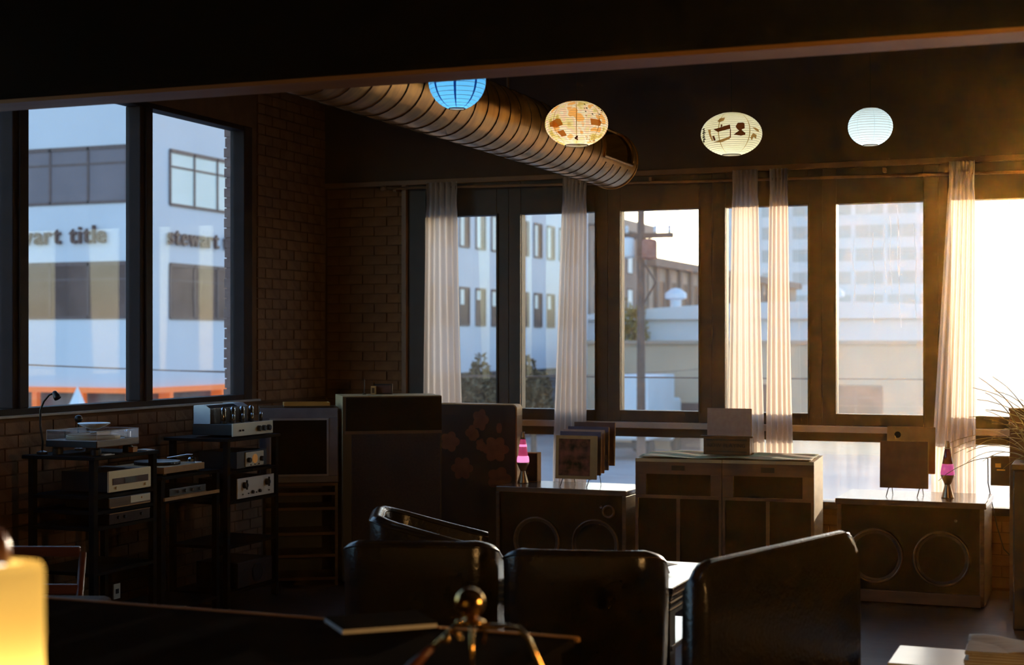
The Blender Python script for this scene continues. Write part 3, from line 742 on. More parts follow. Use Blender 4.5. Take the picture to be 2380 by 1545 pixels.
# ================================================================== big speakers under the windows
def ring_mesh(R, r, n=40): return MB().tube([(R * math.cos(a), 0, R * math.sin(a)) for a in [i * 2 * PI / n for i in range(n)]], r, 8, closed=True)
def driver(parent, x, y, z, R):
    d = ring_mesh(R, .009).build('driver', M['walnut'], parent, smooth=True); d.location = (x, y - .004, z)
    c = MB().lathe([(R - .01, 0), (R * .8, .012), (R * .35, .07), (R * .3, .075)], 32, cap=False).build('cone', M['cloth_brown'], d, smooth=True); c.rotation_euler = (-PI / 2, 0, 0)
    k = MB().lathe([(R * .36, .07), (R * .3, .035), (R * .15, .02), (.002, .015)], 24, cap=False).build('dust_cap', M['cloth_brown'], d, smooth=True); k.rotation_euler = (-PI / 2, 0, 0)
def wide_speaker(label, x0, x1, y0, y1, zt, drivers, lip=.0):
    cx = (x0 + x1) / 2; w = (x1 - x0) / 2; dp = y1 - y0
    s = thing('floor_speaker', label, 'speaker', (cx, y0, 0), 0, 'wide twin-woofer speakers')
    top = bx('top_panel', M['walnut_top'], s, -w - lip, w + lip, -lip, dp, zt - .04, zt, bevel=.006)
    for sx in (-1, 1): bx('side_panel', M['walnut'], s, sx * w, sx * (w - .028), 0, dp, .02, zt - .04, bevel=.004)
    bx('back_panel', M['black'], s, -w + .028, w - .028, dp - .03, dp - .005, .02, zt - .04)
    bx('bottom_rail', M['ply_dark'], s, -w + .02, w - .02, -.012, .04, .015, .092, bevel=.004)
    bx('grille', M['cloth_black'], s, -w + .028, w - .028, .016, .03, .092, zt - .04)
    for x, z, R in drivers: driver(s, x, .012, z, R)
    MB().lathe([(.03, 0), (.03, .004), (.002, .006)], 16).build('badge', M['chrome'], s).matrix_local = Matrix.Translation((w * .62, .012, zt - .12)) @ Matrix.Rotation(PI / 2, 4, 'X') @ Matrix.Scale(.35, 4)
    return s
wide_speaker('wide wooden speaker carrying the left lava lamp and a rack of records', -4.15, -3.17, 10.2, 10.72, .67, [(-.18, .287, .168), (.26, .287, .168), (.36, .52, .04)])
wide_speaker('wide wooden speaker carrying the right lava lamp and a record easel', -1.70, -.77, 10.15, 10.80, .682, [(.2, .312, .172), (-.22, .312, .172)], lip=.012)

TR = math.radians(4.5)
def tall_cab(label, x0, x1, y0, y1, zt, pale):
    w = (x1 - x0) / 2; dp = y1 - y0; dx = (x0 + x1) / 2 + 3.04
    s = thing('theatre_speaker', label, 'speaker', (-3.04 + dx * math.cos(TR), y0 + dx * math.sin(TR), 0), TR, 'two plywood theatre speakers side by side')
    f = MB(); z0 = .648
    f.box(-w, w, 0, .02, z0 + .165, zt - .022); f.box(-w, w, 0, .02, z0, z0 + .022)
    f.box(-w, -w + .075, 0, .02, z0 + .022, z0 + .165); f.box(w - .075, w, 0, .02, z0 + .022, z0 + .165)
    f.build('horn_panel', M['ply_dark'], s, bevel=.002)
    bx('horn_mouth', M['cloth_black'], s, -w + .075, w - .075, .02, .06, z0 + .022, z0 + .165)
    bx('badge', M['black'], s, -.045, .045, -.004, 0, zt - .078, zt - .044, bevel=.001)
    bx('grille', M['cloth_black'], s, -w + .02, w - .02, .012, .03, .04, z0)
    bx('grille_bar', M['ply_dark'], s, -.012, .012, 0, .014, .04, z0)
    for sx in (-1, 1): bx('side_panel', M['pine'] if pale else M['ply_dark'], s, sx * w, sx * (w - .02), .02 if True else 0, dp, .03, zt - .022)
    for sx in (-1, 1): bx('front_edge', M['ply_dark'], s, sx * w, sx * (w - .02), 0, .02, .04, z0)
    bx('top_panel', M['pine'], s, -w, w, 0, dp, zt - .022, zt)
    bx('back_panel', M['black'], s, -w + .02, w - .02, dp - .03, dp - .01, .03, zt - .022)
    bx('plinth', M['black'], s, -w + .01, w - .01, .02, dp - .01, 0, .04)
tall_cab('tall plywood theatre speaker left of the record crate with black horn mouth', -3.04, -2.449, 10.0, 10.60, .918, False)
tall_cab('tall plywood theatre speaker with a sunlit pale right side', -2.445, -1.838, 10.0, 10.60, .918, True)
# worn patterned runner on the two cabinets
def runner(s, t):
    x = -3.02 + 1.16 * s; y = 10.01 + .57 * t
    x, y = -3.04 + (x + 3.04) * math.cos(TR) - (y - 10) * math.sin(TR), 10 + (x + 3.04) * math.sin(TR) + (y - 10) * math.cos(TR)
    return (x, y, .924 + .006 * math.sin(14 * s + 5 * t) * math.sin(7 * t + 3 * s) + .004)
M['runner'] = mat('patterned runner', (.45, .28, .16), .8, col2=(.12, .28, .15), scale=7, detail=2)
rn = MB().grid(runner, 40, 16).build('table_runner', M['runner'], smooth=True, solid=.003)
tag(rn, 'worn patterned cloth runner lying across the two theatre speakers', 'runner')

# record crate with the writing NOW PLAYING, and the sleeve in it
cr = thing('record_crate', 'brown wooden record holder with burnt lettering on the theatre speakers', 'crate', (-2.474, 10.28, .936))
cw = .162
f = MB(); f.box(-cw, cw, 0, .016, 0, .125); f.build('front_board', M['walnut'], cr, bevel=.002)
bx('back_board', M['walnut'], cr, -cw, cw, .12, .134, 0, .125, bevel=.002)
for sx in (-1, 1): bx('end_board', M['walnut'], cr, sx * cw, sx * (cw - .014), .016, .12, 0, .12)
bx('base_board', M['walnut'], cr, -cw, cw, .016, .12, 0, .012)
bx('rim', M['walnut'], cr, -cw - .022, cw + .022, -.008, .022, .118, .13, bevel=.002)
pw = lettering('NOW PLAYING', .036, .002, M['black'], cr, (0, 0, 0), (1, 0, 0), (PI / 2, 0, 0))
for o in [c for c in cr.children if c.name.startswith('letter')]: o.location = (o.location.x - pw / 2, -.002, .052)
bx('groove', M['black'], cr, -cw + .02, cw - .02, -.001, .001, .096, .108)
bx('groove', M['black'], cr, -cw + .02, cw - .02, -.001, .001, .018, .026)
def sleeve(label, x, y, z, m, tilt=.08, art=None, group=None, size=.312, w=.006):
    s = thing('record_sleeve', label, 'record', (x, y, z), 0, group); s.rotation_euler = (-tilt, 0, 0)
    bx('jacket', m, s, 0, size, 0, w, 0, size, bevel=.001)
    if art == 'border':
        bx('cover_art', M['art'], s, .024, size - .05, -.001, .0005, .024, size - .024)
    elif art == 'emblem':
        e = MB().lathe([(.022, 0), (.022, .001), (.001, .0012)], 20).build('emblem', M['black'], s); e.matrix_local = Matrix.Translation((.07, 0, size - .055)) @ Matrix.Rotation(PI / 2, 4, 'X')
    bx('spine', M['tan'], s, size - .002, size + .003, .0, w, .002, size - .002)
    return s
sleeve('plain grey-brown record sleeve standing in the lettered crate', -2.622, 10.325, .945, M['card'], .03, size=.308)
sleeve('second record sleeve in the lettered crate, hidden behind the plain one', -2.626, 10.345, .945, M['art2'], .03, size=.306)

def easel(label, x, y, z, w, d, lean, steps):
    s = thing('wire_easel', label, 'stand', (x, y, z))
    for k in (-1, 1):
        MB().tube([(k * w - .012, -.035, 0), (k * w, -.01, .055), (k * w, .02, .05), (k * w, d, .06 + steps), (k * w, d + .02, .25 + steps)], .0035, 6).build('front_leg', M['black'], s)
        MB().tube([(k * w, d, .06 + steps), (k * w + .01, d + .03, 0)], .003, 6).build('back_leg', M['black'], s)
    MB().tube([(-w, d, .06 + steps), (w, d, .06 + steps)], .003, 6).build('crossbar', M['black'], s)
    return s
easel('black wire rack holding the fanned records on the left speaker', -3.59, 10.36, .672, .10, .2, .1, .07)
g = 'records fanned in the rack on the left speaker'
sleeve('foremost fanned record with a dark picture in a tan border', -3.752, 10.36, .725, M['tan'], .05, 'border', g)
sleeve('second fanned record from the front with a dark blue-grey top edge', -3.735, 10.405, .752, M['indigo'], .05, None, g)
sleeve('third fanned record from the front with a thin pale line', -3.722, 10.44, .765, M['card'], .05, None, g)
sleeve('fourth fanned record from the front with an indigo top edge', -3.700, 10.475, .785, M['indigo'], .05, None, g)
sleeve('rearmost fanned record with a brown face and a bright tan side', -3.668, 10.52, .815, M['art2'], .05, None, g)
easel('black wire easel under the maroon records on the right speaker', -1.30, 10.40, .684, .10, .1, .1, .05)
g = 'records on the right easel'
sleeve('maroon record in front on the right wire easel', -1.458, 10.395, .738, M['art2'], .05, None, g)
sleeve('brown record with a dark round emblem behind the maroon record', -1.421, 10.46, .832, M['tan'], .05, 'emblem', g)

# lava lamps
def mat_glow(name, col, e, strength):
    return mat(name, col, .15, col2=tuple(x * .8 for x in col), scale=20, emit=e, estr=strength)
M['lava_fluid_a'] = mat_glow('lit pink fluid', (.5, .06, .18), (.62, .06, .16), .55)
M['lava_wax_a'] = mat_glow('lit pink wax', (.9, .4, .7), (1.0, .30, .62), 1.1)
M['lava_fluid_b'] = mat_glow('dark plum fluid', (.09, .02, .03), (.3, .03, .03), .05)
M['lava_wax_b'] = mat_glow('magenta wax', (.75, .12, .4), (.8, .10, .34), .55)
M['lava_base'] = mat('aged metal base', (.42, .3, .2), .3, .85, col2=(.36, .25, .16))
def lava(label, c, lit, bottom_only):
    L = thing('lava_lamp', label, 'lamp', c, 0, 'lava lamps on the window speakers')
    MB().lathe([(.042, 0), (.042, .006), (.02, .083), (.021, .09)], 28).build('base', M['lava_base'], L, smooth=True)
    MB().lathe([(.021, .09), (.045, .145), (.046, .152), (.043, .154)], 28).build('cup', M['lava_base'], L, smooth=True)
    fl = M['lava_fluid_a'] if lit else M['lava_fluid_b']; wx = M['lava_wax_a'] if lit else M['lava_wax_b']
    if lit:
        MB().lathe([(.0445, .153), (.046, .165), (.043, .19), (.037, .2)], 28).build('wax', wx, L, smooth=True)
        MB().lathe([(.037, .2), (.030, .255), (.021, .315), (.018, .322)], 28).build('glass', fl, L, smooth=True)
        MB().lathe([(.003, -.03), (.024, -.018), (.0295, 0), (.024, .018), (.003, .03)], 20, (0, 0, .272)).build('wax_blob', wx, L, smooth=True)
    else:
        MB().lathe([(.0445, .153), (.047, .162), (.041, .2), (.036, .225)], 28).build('wax', wx, L, smooth=True)
        MB().lathe([(.036, .225), (.027, .275), (.019, .322), (.017, .325)], 28).build('glass', fl, L, smooth=True)
        ring_mesh(.0195, .003, 24).build('collar', M['cream'], L).matrix_local = Matrix.Translation((0, 0, .327)) @ Matrix.Rotation(PI / 2, 4, 'X')
    MB().lathe([(.019, .322), (.017, .34), (.0125, .365), (.0135, .372), (.012, .376)], 24).build('cap', M['lava_base'], L, smooth=True)
lava('left lava lamp glowing pink on the wide speaker', (-4.055, 10.50, .67), True, False)
lava('right lava lamp with dark plum top and magenta wax', (-1.022, 10.42, .682), False, True)
sb = thing('small_speaker', 'small black box speaker behind the left lava lamp', 'speaker', (-4.045, 10.62, .67))
bx('cabinet', M['tan'], sb, -.045, .055, .01, .09, 0, .215, bevel=.002); bx('grille', M['cloth_black'], sb, -.043, .050, 0, .01, .004, .21)

# flat black notice on the low pane
nt_ = thing('window_notice', 'small black notice with a yellow square stuck to the low pane', 'notice', (-.795, 11.034, .718))
bx('sheet', M['black'], nt_, 0, .128, 0, .004, 0, .206)
M['yellow'] = mat('yellow print', (.8, .55, .12), .6, col2=(.75, .5, .1))
bx('square', M['yellow'], nt_, .03, .068, -.001, 0, .125, .154); bx('line', M['yellow'], nt_, .04, .096, -.001, 0, .104, .114)

# plant in a tall planter, brown post behind
pp = thing('wood_post', 'square brown wooden post behind the arching plant', 'post', (-.42, 10.2, 0))
bx('shaft', M['postwood'], pp, -.20, .15, 0, .12, 0, 1.27, bevel=.004); bx('cap', M['postwood'], pp, -.205, .155, -.005, .125, 1.27, 1.29)
pt = thing('potted_plant', 'plant with long thin arching leaves in a tall dark planter', 'plant', (-.36, 9.72, 0))
MB().prism([(-.2, -.2), (.2, -.2), (.2, .2), (-.2, .2)], 0, .95).build('planter', M['planter'], pt, bevel=.01)
bx('planter_rim', M['planter'], pt, -.21, .21, -.21, .21, .95, .985, bevel=.006)
MB().lathe([(.17, .97), (.17, .988), (.02, .992)], 20).build('soil', M['bark'], pt)
rnd = random.Random(5)
for i in range(46):
    a = rnd.uniform(0, 2 * PI) if i > 26 else PI + rnd.uniform(-1.0, 1.0)
    ln = rnd.uniform(.4, .85); el = rnd.uniform(.35, 1.3); x0, y0 = rnd.uniform(-.1, .1), rnd.uniform(-.1, .1)
    pts = []; p = Vector((x0, y0, .98)); d = Vector((math.cos(a) * math.cos(el), math.sin(a) * math.cos(el), math.sin(el)))
    for k in range(11):
        pts.append(p.copy()); p += d * ln / 10; d.z -= rnd.uniform(.06, .2); d.x += rnd.uniform(-.06, .06); d.normalize()
    w = rnd.uniform(.004, .008); sd = d.cross(Vector((0, 0, 1))).normalized(); mb = MB(); vs_ = []; fs_ = []
    for k, q in enumerate(pts):
        ww_ = w * (1 - (k / 10) ** 2 * .85); vs_ += [q - sd * ww_, q + Vector((0, 0, -.002)), q + sd * ww_]
    for k in range(10):
        b = k * 3; fs_ += [(b, b + 1, b + 4, b + 3), (b + 1, b + 2, b + 5, b + 4)]
    mb.add(vs_, fs_).build('leaf', M['leaf_plant'], pt, smooth=True, solid=.0015)
wire = MB().tube([(-.80, 10.85, .92), (-.80, 10.87, .75), (-.775, 10.86, .62), (-.74, 10.87, .45), (-.70, 10.9, .3), (-.6, 10.9, .2), (-.55, 10.9, .05)], .004, 6).build('hanging_wire', M['black'])
tag(wire, 'thin dark wire hanging down beside the right speaker', 'wire')

# ================================================================== cabinets in the corner
cc = thing('tall_speaker', 'tall dark speaker with a black upper grille in the corner', 'speaker', (-4.74, 9.72, 0), math.radians(35))
bx('cabinet', M['pine'], cc, -.355, .355, .02, .42, .03, 1.33, bevel=.004)
bx('baffle', M['black'], cc, -.352, .352, .004, .02, .03, 1.325)
bx('upper_grille', M['cloth_black'], cc, -.33, .35, -.012, .004, 1.085, 1.318, bevel=.004)
bx('lower_grille', M['cloth_brown'], cc, -.29, .34, -.010, .004, .12, 1.06, bevel=.004)
bx('divider', M['ply_dark'], cc, -.34, .35, -.008, .004, 1.062, 1.082)
bx('plinth', M['black'], cc, -.33, .33, .03, .4, 0, .03)
for k, (lab, x, y, w, h, m) in enumerate([('small framed dark photograph leaning on the tall corner speaker', -.02, .3, .13, .075, M['art2']), ('brown block beside the small photograph', -.10, .27, .035, .06, M['tan'])]):
    o = thing('photo_frame' if k == 0 else 'wood_block', lab, 'frame' if k == 0 else 'block', tuple(Matrix.Translation((-4.74, 9.72, 1.33)) @ Matrix.Rotation(math.radians(35), 4, 'Z') @ Vector((x, y, 0))), math.radians(20))
    bx('body', M['black'] if k == 0 else m, o, -w / 2, w / 2, 0, .012 if k == 0 else .05, 0, h, bevel=.001)
    if k == 0: bx('picture', M['art2'], o, -w / 2 + .01, w / 2 - .01, -.001, 0, .01, h - .01)
    else: bx('inlay', M['walnut'], o, -w / 2 + .008, w / 2 - .008, -.001, 0, .01, h - .012)
an = thing('rod_antenna', 'thin upright antenna rod on the tall corner speaker', 'antenna', tuple(Matrix.Translation((-4.74, 9.72, 1.33)) @ Matrix.Rotation(math.radians(35), 4, 'Z') @ Vector((-.16, .3, 0))))
MB().lathe([(.014, 0), (.014, .008), (.004, .012)], 14).build('foot', M['black'], an); MB().tube([(0, 0, .01), (.001, 0, .11)], .003, 6).build('rod', M['black'], an)

# dark floral cabinet beside the window
fc = thing('floral_cabinet', 'dark cabinet with a brown flower print and an orange-lit edge', 'cabinet', (-4.51, 10.66, 0), math.radians(2))
def rrect(w, h, r, n=6, z0=0):
    pts = []
    for cx, cz, a0 in ((w - r, h - r, 0), (-w + r, h - r, PI / 2)):
        pts += [(cx + r * math.cos(a0 + PI / 2 * i / n), cz + r * math.sin(a0 + PI / 2 * i / n)) for i in range(n + 1)]
    return [(w, z0)] + pts + [(-w, z0)]
M['floral'] = mat('dark floral cloth', (.02, .018, .016), .8, col2=(.028, .02, .017), scale=8)
M['flower'] = mat('brown flower print', (.15, .05, .025), .8, col2=(.2, .075, .035), scale=12)
MB().prism(rrect(.335, 1.24, .035), .01, .14, 'y').build('case', M['tan'], fc, bevel=.006)
MB().prism(rrect(.325, 1.232, .03, z0=.01), -.004, .012, 'y').build('cloth_front', M['floral'], fc)
rnd = random.Random(11)
def petal_flower(cx, cz, R, n, sq):
    pts = []
    for i in range(48):
        a = 2 * PI * i / 48; r = R * (.72 + .28 * abs(math.cos(n * a / 2))); pts.append((cx + r * math.cos(a) * sq, cz + r * math.sin(a)))
    MB().prism(pts, -.0065, -.004, 'y').build('flower', M['flower'], fc)
for a in ((.05, 1.12, .085, 5, .8), (-.02, 1.02, .06, 4, .9), (.2, 1.06, .05, 2, .45), (.17, .9, .10, 6, 1.1), (.05, .93, .05, 5, .8), (-.2, .95, .08, 5, 1), (-.1, .75, .09, 6, 1), (.2, .68, .09, 5, 1.1), (0, 1.0, .04, 4, 1)): petal_flower(*a)

# left speaker standing on a record shelf
sh = thing('record_shelf', 'low brown shelf unit full of dark edges below the left speaker', 'shelf', (-5.30, 9.40, 0), math.radians(32))
for sx in (-1, 1): bx('side_board', M['walnut'], sh, sx * .26, sx * .24, 0, .38, 0, .72)
for z in (.04, .2, .355, .53, .635, .70): bx('shelf_board', M['ply_dark'], sh, -.24, .24, 0, .38, z, z + .02)
bx('back_board', M['black'], sh, -.24, .24, .36, .375, .02, .7)
rs = thing('framed_speaker', 'speaker with a raised grey-lit frame left of the tall corner speaker', 'speaker', (-5.30, 9.38, .722), math.radians(32))
bx('cabinet', M['walnut'], rs, -.275, .275, .02, .36, 0, .53, bevel=.004)
f = MB(); f.box(-.27, .27, 0, .022, .455, .525); f.box(-.27, .27, 0, .022, .005, .05); f.box(-.27, -.205, 0, .022, .05, .455); f.box(.205, .27, 0, .022, .05, .455)
M['greyframe'] = mat('grey frame paint', (.2, .19, .22), .5, col2=(.26, .25, .28), scale=9)
f.build('front_frame', M['greyframe'], rs, bevel=.003)
g = MB(); g.box(-.205, .205, -.006, .016, .44, .455); g.box(-.205, .205, -.006, .016, .05, .062); g.box(-.205, -.192, -.006, .016, .062, .44); g.box(.192, .205, -.006, .016, .062, .44)
g.build('grille_frame', M['sillstone'], rs); bx('grille', M['cloth_black'], rs, -.192, .192, .002, .02, .062, .44)
ot = thing('orange_tray', 'flat orange and black tray on top of the framed speaker', 'tray', (-5.31, 9.50, 1.254), math.radians(32))
bx('base', M['black'], ot, -.16, .16, -.1, .1, 0, .008); 
for a, b, c, d in ((-.16, .16, -.1, -.09), (-.16, .16, .09, .1), (-.16, -.15, -.09, .09), (.15, .16, -.09, .09)): bx('rim', M['orange'], ot, a, b, c, d, .008, .03)

# ================================================================== audio racks along the left wall
def rack(label, x0, x1, y0, y1, shelves, top, mtop='rackblack', group='audio racks along the left wall'):
    r = thing('audio_rack', label, 'rack', ((x0 + x1) / 2, (y0 + y1) / 2, 0), 0, group)
    cx, cy_ = (x1 - x0) / 2, (y1 - y0) / 2
    for sx in (-1, 1):
        for sy in (-1, 1): bx('post', M['rackblack'], r, sx * cx, sx * (cx - .035), sy * cy_, sy * (cy_ - .035), 0, top - .012)
    for z in shelves: bx('shelf', M['rackblack'] if z != top else M[mtop], r, -cx - (.03 if z == top else 0), cx + (.02 if z == top else 0), -cy_ - (.02 if z == top else -.002), cy_ - .002, z - .02, z, bevel=.003)
    return r
ra = rack('black audio rack under the turntable with the clear cover', -5.74, -5.29, 7.06, 7.66, [.1, .42, .672, .762, .848, 1.07], 1.07)
bx('outlet_plate', M['cream'], ra, .226, .234, -.13, -.07, .25, .335); bx('outlet_socket', M['black'], ra, .234, .237, -.113, -.087, .28, .306)
rb = rack('black audio rack under the valve amplifier', -5.72, -5.28, 8.42, 9.06, [.1, .4, .685, .878, 1.09], 1.09)
rc = rack('low black rack between the two taller audio racks', -5.74, -5.30, 7.72, 8.36, [.1, .76, .905], .905)
bx('drawer_edge', M['tan'], rc, .221, .232, -.3, .30, .755, .775)

# turntable with clear cover
tt = thing('turntable', 'turntable with a tan platter mat under a clear dust cover', 'turntable', (-5.475, 7.30, 1.072))
bx('plinth', M['walnut'], tt, -.175, .175, -.2, .2, .044, .082, bevel=.004)
bx('plinth_end', M['black'], tt, -.172, .172, -.203, -.2, .046, .08)
for sx in (-1, 1):
    for sy in (-1, 1): MB().lathe([(.03, 0), (.03, .03), (.022, .046)], 14, (sx * .13, sy * .15, 0)).build('foot', M['black'], tt)
MB().lathe([(.15, .082), (.152, .09), (.152, .102), (.148, .105)], 40).build('platter', M['champagne'], tt, smooth=False)
MB().lathe([(.146, .105), (.146, .109), (.004, .109)], 40).build('record', M['tan'], tt)
MB().tube([(.12, .165, .085), (.12, .165, .125), (.11, .15, .128), (.02, .02, .118), (-.02, -.0, .113)], .005, 8).build('tonearm', M['chrome'], tt)
MB().lathe([(.022, .082), (.022, .12), (.016, .128)], 16, (.12, .165, 0)).build('arm_base', M['chrome'], tt)
cv = MB(); a, b, z0, z1, th = .172, .197, .083, .136, .003
cv.box(-a, a, -b, -b + th, z0, z1); cv.box(-a, a, b - th, b, z0, z1); cv.box(-a, -a + th, -b, b, z0, z1); cv.box(a - th, a, -b, b, z0, z1); cv.box(-a, a, -b, b, z1, z1 + th)
cover = cv.build('dust_cover', M['acrylic'], tt)
M['edge'] = mat('acrylic edge', (.75, .7, .66), .2, col2=(.8, .76, .72))
e = MB()
for z in (z0, z1 + .002):
    e.tube([(-a, -b, z), (a, -b, z), (a, b, z), (-a, b, z)], .0016, 4, closed=True)
for x, y in ((-a, -b), (a, -b), (a, b), (-a, b)): e.tube([(x, y, z0), (x, y, z1)], .0016, 4)
e.build('cover_edges', M['edge'], cover)
dish = thing('white_dish', 'shallow white dish resting on the clear turntable cover', 'dish', (-5.44, 7.26, 1.213))
MB().lathe([(.02, 0), (.03, .002), (.07, .018), (.092, .032), (.09, .035), (.05, .018), (.005, .012)], 36).build('bowl', M['white_enamel'], dish, smooth=True)
MB().lathe([(.022, 0), (.022, .004)], 20).build('foot_ring', M['white_enamel'], dish)
gl = thing('gooseneck_lamp', 'black gooseneck lamp curving up beside the turntable', 'lamp', (-5.70, 7.13, 1.072))
pts = [(0, 0, 0), (0.005, 0, .07), (-.012, 0, .16), (-.012, 0, .25), (.012, 0, .30), (.05, 0, .338), (.085, 0, .348)]
MB().lathe([(.03, 0), (.03, .012), (.01, .02)], 18).build('base', M['black'], gl); MB().tube(pts, .006, 8).build('neck', M['black'], gl, smooth=True)
hd = MB().lathe([(.008, 0), (.014, .005), (.021, .04), (.02, .05), (.004, .052)], 18).build('head', M['black'], gl, smooth=True); hd.matrix_local = Matrix.Translation((.082, 0, .358)) @ Matrix.Rotation(2.55, 4, 'Y')
sp2 = thing('small_spotlight', 'small round black spotlight behind the turntable cover', 'lamp', (-5.70, 7.46, 1.072))
MB().lathe([(.025, 0), (.025, .01), (.006, .016)], 16).build('base', M['black'], sp2); MB().tube([(0, 0, .01), (0, 0, .17)], .005, 8).build('stem', M['black'], sp2)
MB().lathe([(.004, -.022), (.018, -.016), (.024, 0), (.018, .016), (.004, .022)], 18, (0, 0, .185)).build('head', M['black'], sp2, smooth=True)

def faceplate(parent, m, y0, y1, z0, z1, x, name='faceplate', th=.008): return bx(name, m, parent, x - th, x, y0, y1, z0, z1, bevel=.0015)
def knob(parent, x, y, z, r, m='black', ln=.018, name='knob'):
    k = MB().lathe([(r, 0), (r, ln * .8), (r * .85, ln)], 18).build(name, M[m], parent, smooth=False)
    k.matrix_local = Matrix.Translation((x, y, z)) @ Matrix.Rotation(PI / 2, 4, 'Y'); return k
tu = thing('tuner', 'champagne tuner with a long dark display below the turntable', 'tuner', (-5.29, 7.40, .85))
bx('case', M['black'], tu, -.33, -.012, -.2, .2, .01, .122, bevel=.002); f = faceplate(tu, M['champagne'], -.205, .2, .008, .128, 0, th=.012)
bx('display', M['fac_dark'], tu, -.001, .003, -.17, .17, .048, .085); bx('display_window', M['black'], tu, .003, .0045, -.06, .05, .052, .082)
for y in (-.14, .14): knob(tu, 0, y, .03, .008, 'champagne', .01)
cd = thing('disc_player', 'slim dark disc player with a pale label under the tuner', 'player', (-5.29, 7.40, .764))
bx('case', M['black'], cd, -.3, -.006, -.2, .2, .004, .062, bevel=.002); faceplate(cd, M['walnut'], -.2, .2, .006, .06, 0)
bx('label_plate', M['cream'], cd, 0, .002, .0, .19, .018, .058); bx('power_light', M['orange'], cd, .002, .004, .10, .11, .036, .046)
bx('tray_line', M['tan'], cd, 0, .002, -.19, .19, .003, .009)
gb = thing('dark_amplifier', 'dark grey amplifier at the bottom of the turntable rack pile', 'amplifier', (-5.29, 7.40, .674))
bx('case', M['black'], gb, -.3, -.006, -.2, .19, .002, .062, bevel=.002); faceplate(gb, M['cloth_brown'], -.2, .19, .002, .062, 0)
bx('trim_line', M['tan'], gb, 0, .002, -.2, .19, .060, .064)
for y in (-.12, -.06, .1): knob(gb, 0, y, .036, .01, 'black', .012)
ca = thing('cartridge_box', 'little orange box on the front edge of the turntable rack', 'box', (-5.295, 7.43, 1.072))
bx('body', M['orange'], ca, -.03, .0, 0, .045, 0, .026, bevel=.001); bx('lid', M['tan'], ca, -.031, .001, -.001, .046, .026, .03)
for i, (y, w) in enumerate(((7.16, .05), (7.56, .045))):
    rp = thing('paper_slip', ['white paper slip under the near end of the turntable', 'white paper slip at the far corner of the turntable rack'][i], 'paper', (-5.32, y, 1.071))
    bx('sheet', M['whitepaper'], rp, -.06, .03, 0, w * 1.8, 0, .004)
    bx('fold', M['whitepaper'], rp, -.04, .02, .005, w * 1.5, .004, .007)

# second deck between the racks
t2 = thing('wood_deck', 'low wooden record deck between the audio racks', 'turntable', (-5.48, 7.98, .907))
bx('plinth', M['tan'], t2, -.17, .185, -.24, .20, .012, .052, bevel=.003)
for sx in (-1, 1):
    for sy in (-1, 1): MB().lathe([(.018, 0), (.018, .012)], 12, (sx * .14, sy * .18, 0)).build('foot', M['black'], t2)
MB().lathe([(.14, .052), (.142, .06), (.14, .072), (.003, .074)], 36, (0, -.04, 0)).build('platter', M['black'], t2)
MB().tube([(.12, .16, .055), (.12, .16, .1), (.1, .13, .1), (.03, .02, .085)], .005, 8).build('tonearm', M['chrome'], t2)
MB().lathe([(.028, .052), (.028, .075), (.02, .085)], 18, (.12, .16, 0)).build('arm_base', M['chrome'], t2)
bx('switch_plate', M['steelblue'], t2, .10, .17, .12, .19, .052, .056)
dp = thing('mixer_box', 'dark mixer on the lower board between the racks', 'mixer', (-5.46, 8.05, .762))
bx('case', M['black'], dp, -.14, .13, -.2, .2, .0, .055, bevel=.003); bx('front_lip', M['tan'], dp, .13, .134, -.2, .2, .0, .012)
for y in (-.12, -.04, .04, .12): knob(dp, .13, y, .034, .01, 'chrome', .012)

# valve amplifier
va = thing('valve_amplifier', 'valve amplifier with cream front, glass valves and a steel transformer cover', 'amplifier', (-5.29, 8.755, 1.092))
bx('chassis', M['black'], va, -.31, -.012, -.245, .245, .012, .085, bevel=.003)
f = faceplate(va, M['cream'], -.25, .25, .006, .09, 0, th=.012)
for i in range(3): knob(va, 0, .06 + .062 * i, .045, .019, 'black', .022)
for i in range(2): knob(va, 0, -.17 + .035 * i, .042, .006, 'black', .01, 'jack')
cvp = [(-.30, .085), (-.175, .085), (-.175, .185), (-.21, .205), (-.295, .205), (-.30, .20)]
MB().prism([(x, z) for x, z in cvp], -.245, .21, 'y').build('transformer_cover', M['black'], va, bevel=.002)
MB().prism([(x, z) for x, z in cvp], -.249, -.245, 'y').build('cover_lit_end', M['steelblue'], va)  # blue window light on the cover's end, put into its colour
MB().prism([(-.21, .206), (-.295, .206), (-.295, .209), (-.21, .209), (-.172, .188), (-.174, .186)], .09, .21, 'y').build('cover_strip', M['steelblue'], va)
M['valve'] = mat('valve glass', (.03, .02, .015), .04, spec=.8, col2=(.04, .025, .018), coat=1.0)
for i in range(4):
    for x, h, r in ((-.125, .105, .019), (-.06, .06, .011)):
        y = -.17 + .115 * i + (.02 if x > -.1 else 0)
        b = MB().lathe([(r * 1.1, 0), (r * 1.1, .016), (r, .018)], 16, (x, y, .085)).build('valve', M['black'], va)
        MB().lathe([(r, .018), (r, h * .75), (r * .85, h * .9), (r * .3, h), (.001, h * 1.01)], 18, (x, y, .085), cap=False).build('valve_glass', M['valve'], b, smooth=True)
        MB().lathe([(r * .95, h * .76), (r * .86, h * .9), (r * .31, h * 1.0)], 14, (x, y, .086), cap=False).build('valve_getter', M['chrome'], b, smooth=True)
ps = thing('phono_stage', 'small cream-faced unit with a round orange dial on the second rack', 'amplifier', (-5.29, 8.75, .88))
bx('case', M['black'], ps, -.30, -.008, -.19, .19, .005, .115, bevel=.003); f = faceplate(ps, M['cream'], -.09, .135, .012, .106, 0)
d = knob(ps, 0, .022, .06, .03, 'amber_dial', .006, 'dial'); 
for y in (-.06, .10): knob(ps, 0, y, .055, .017, 'black', .02)
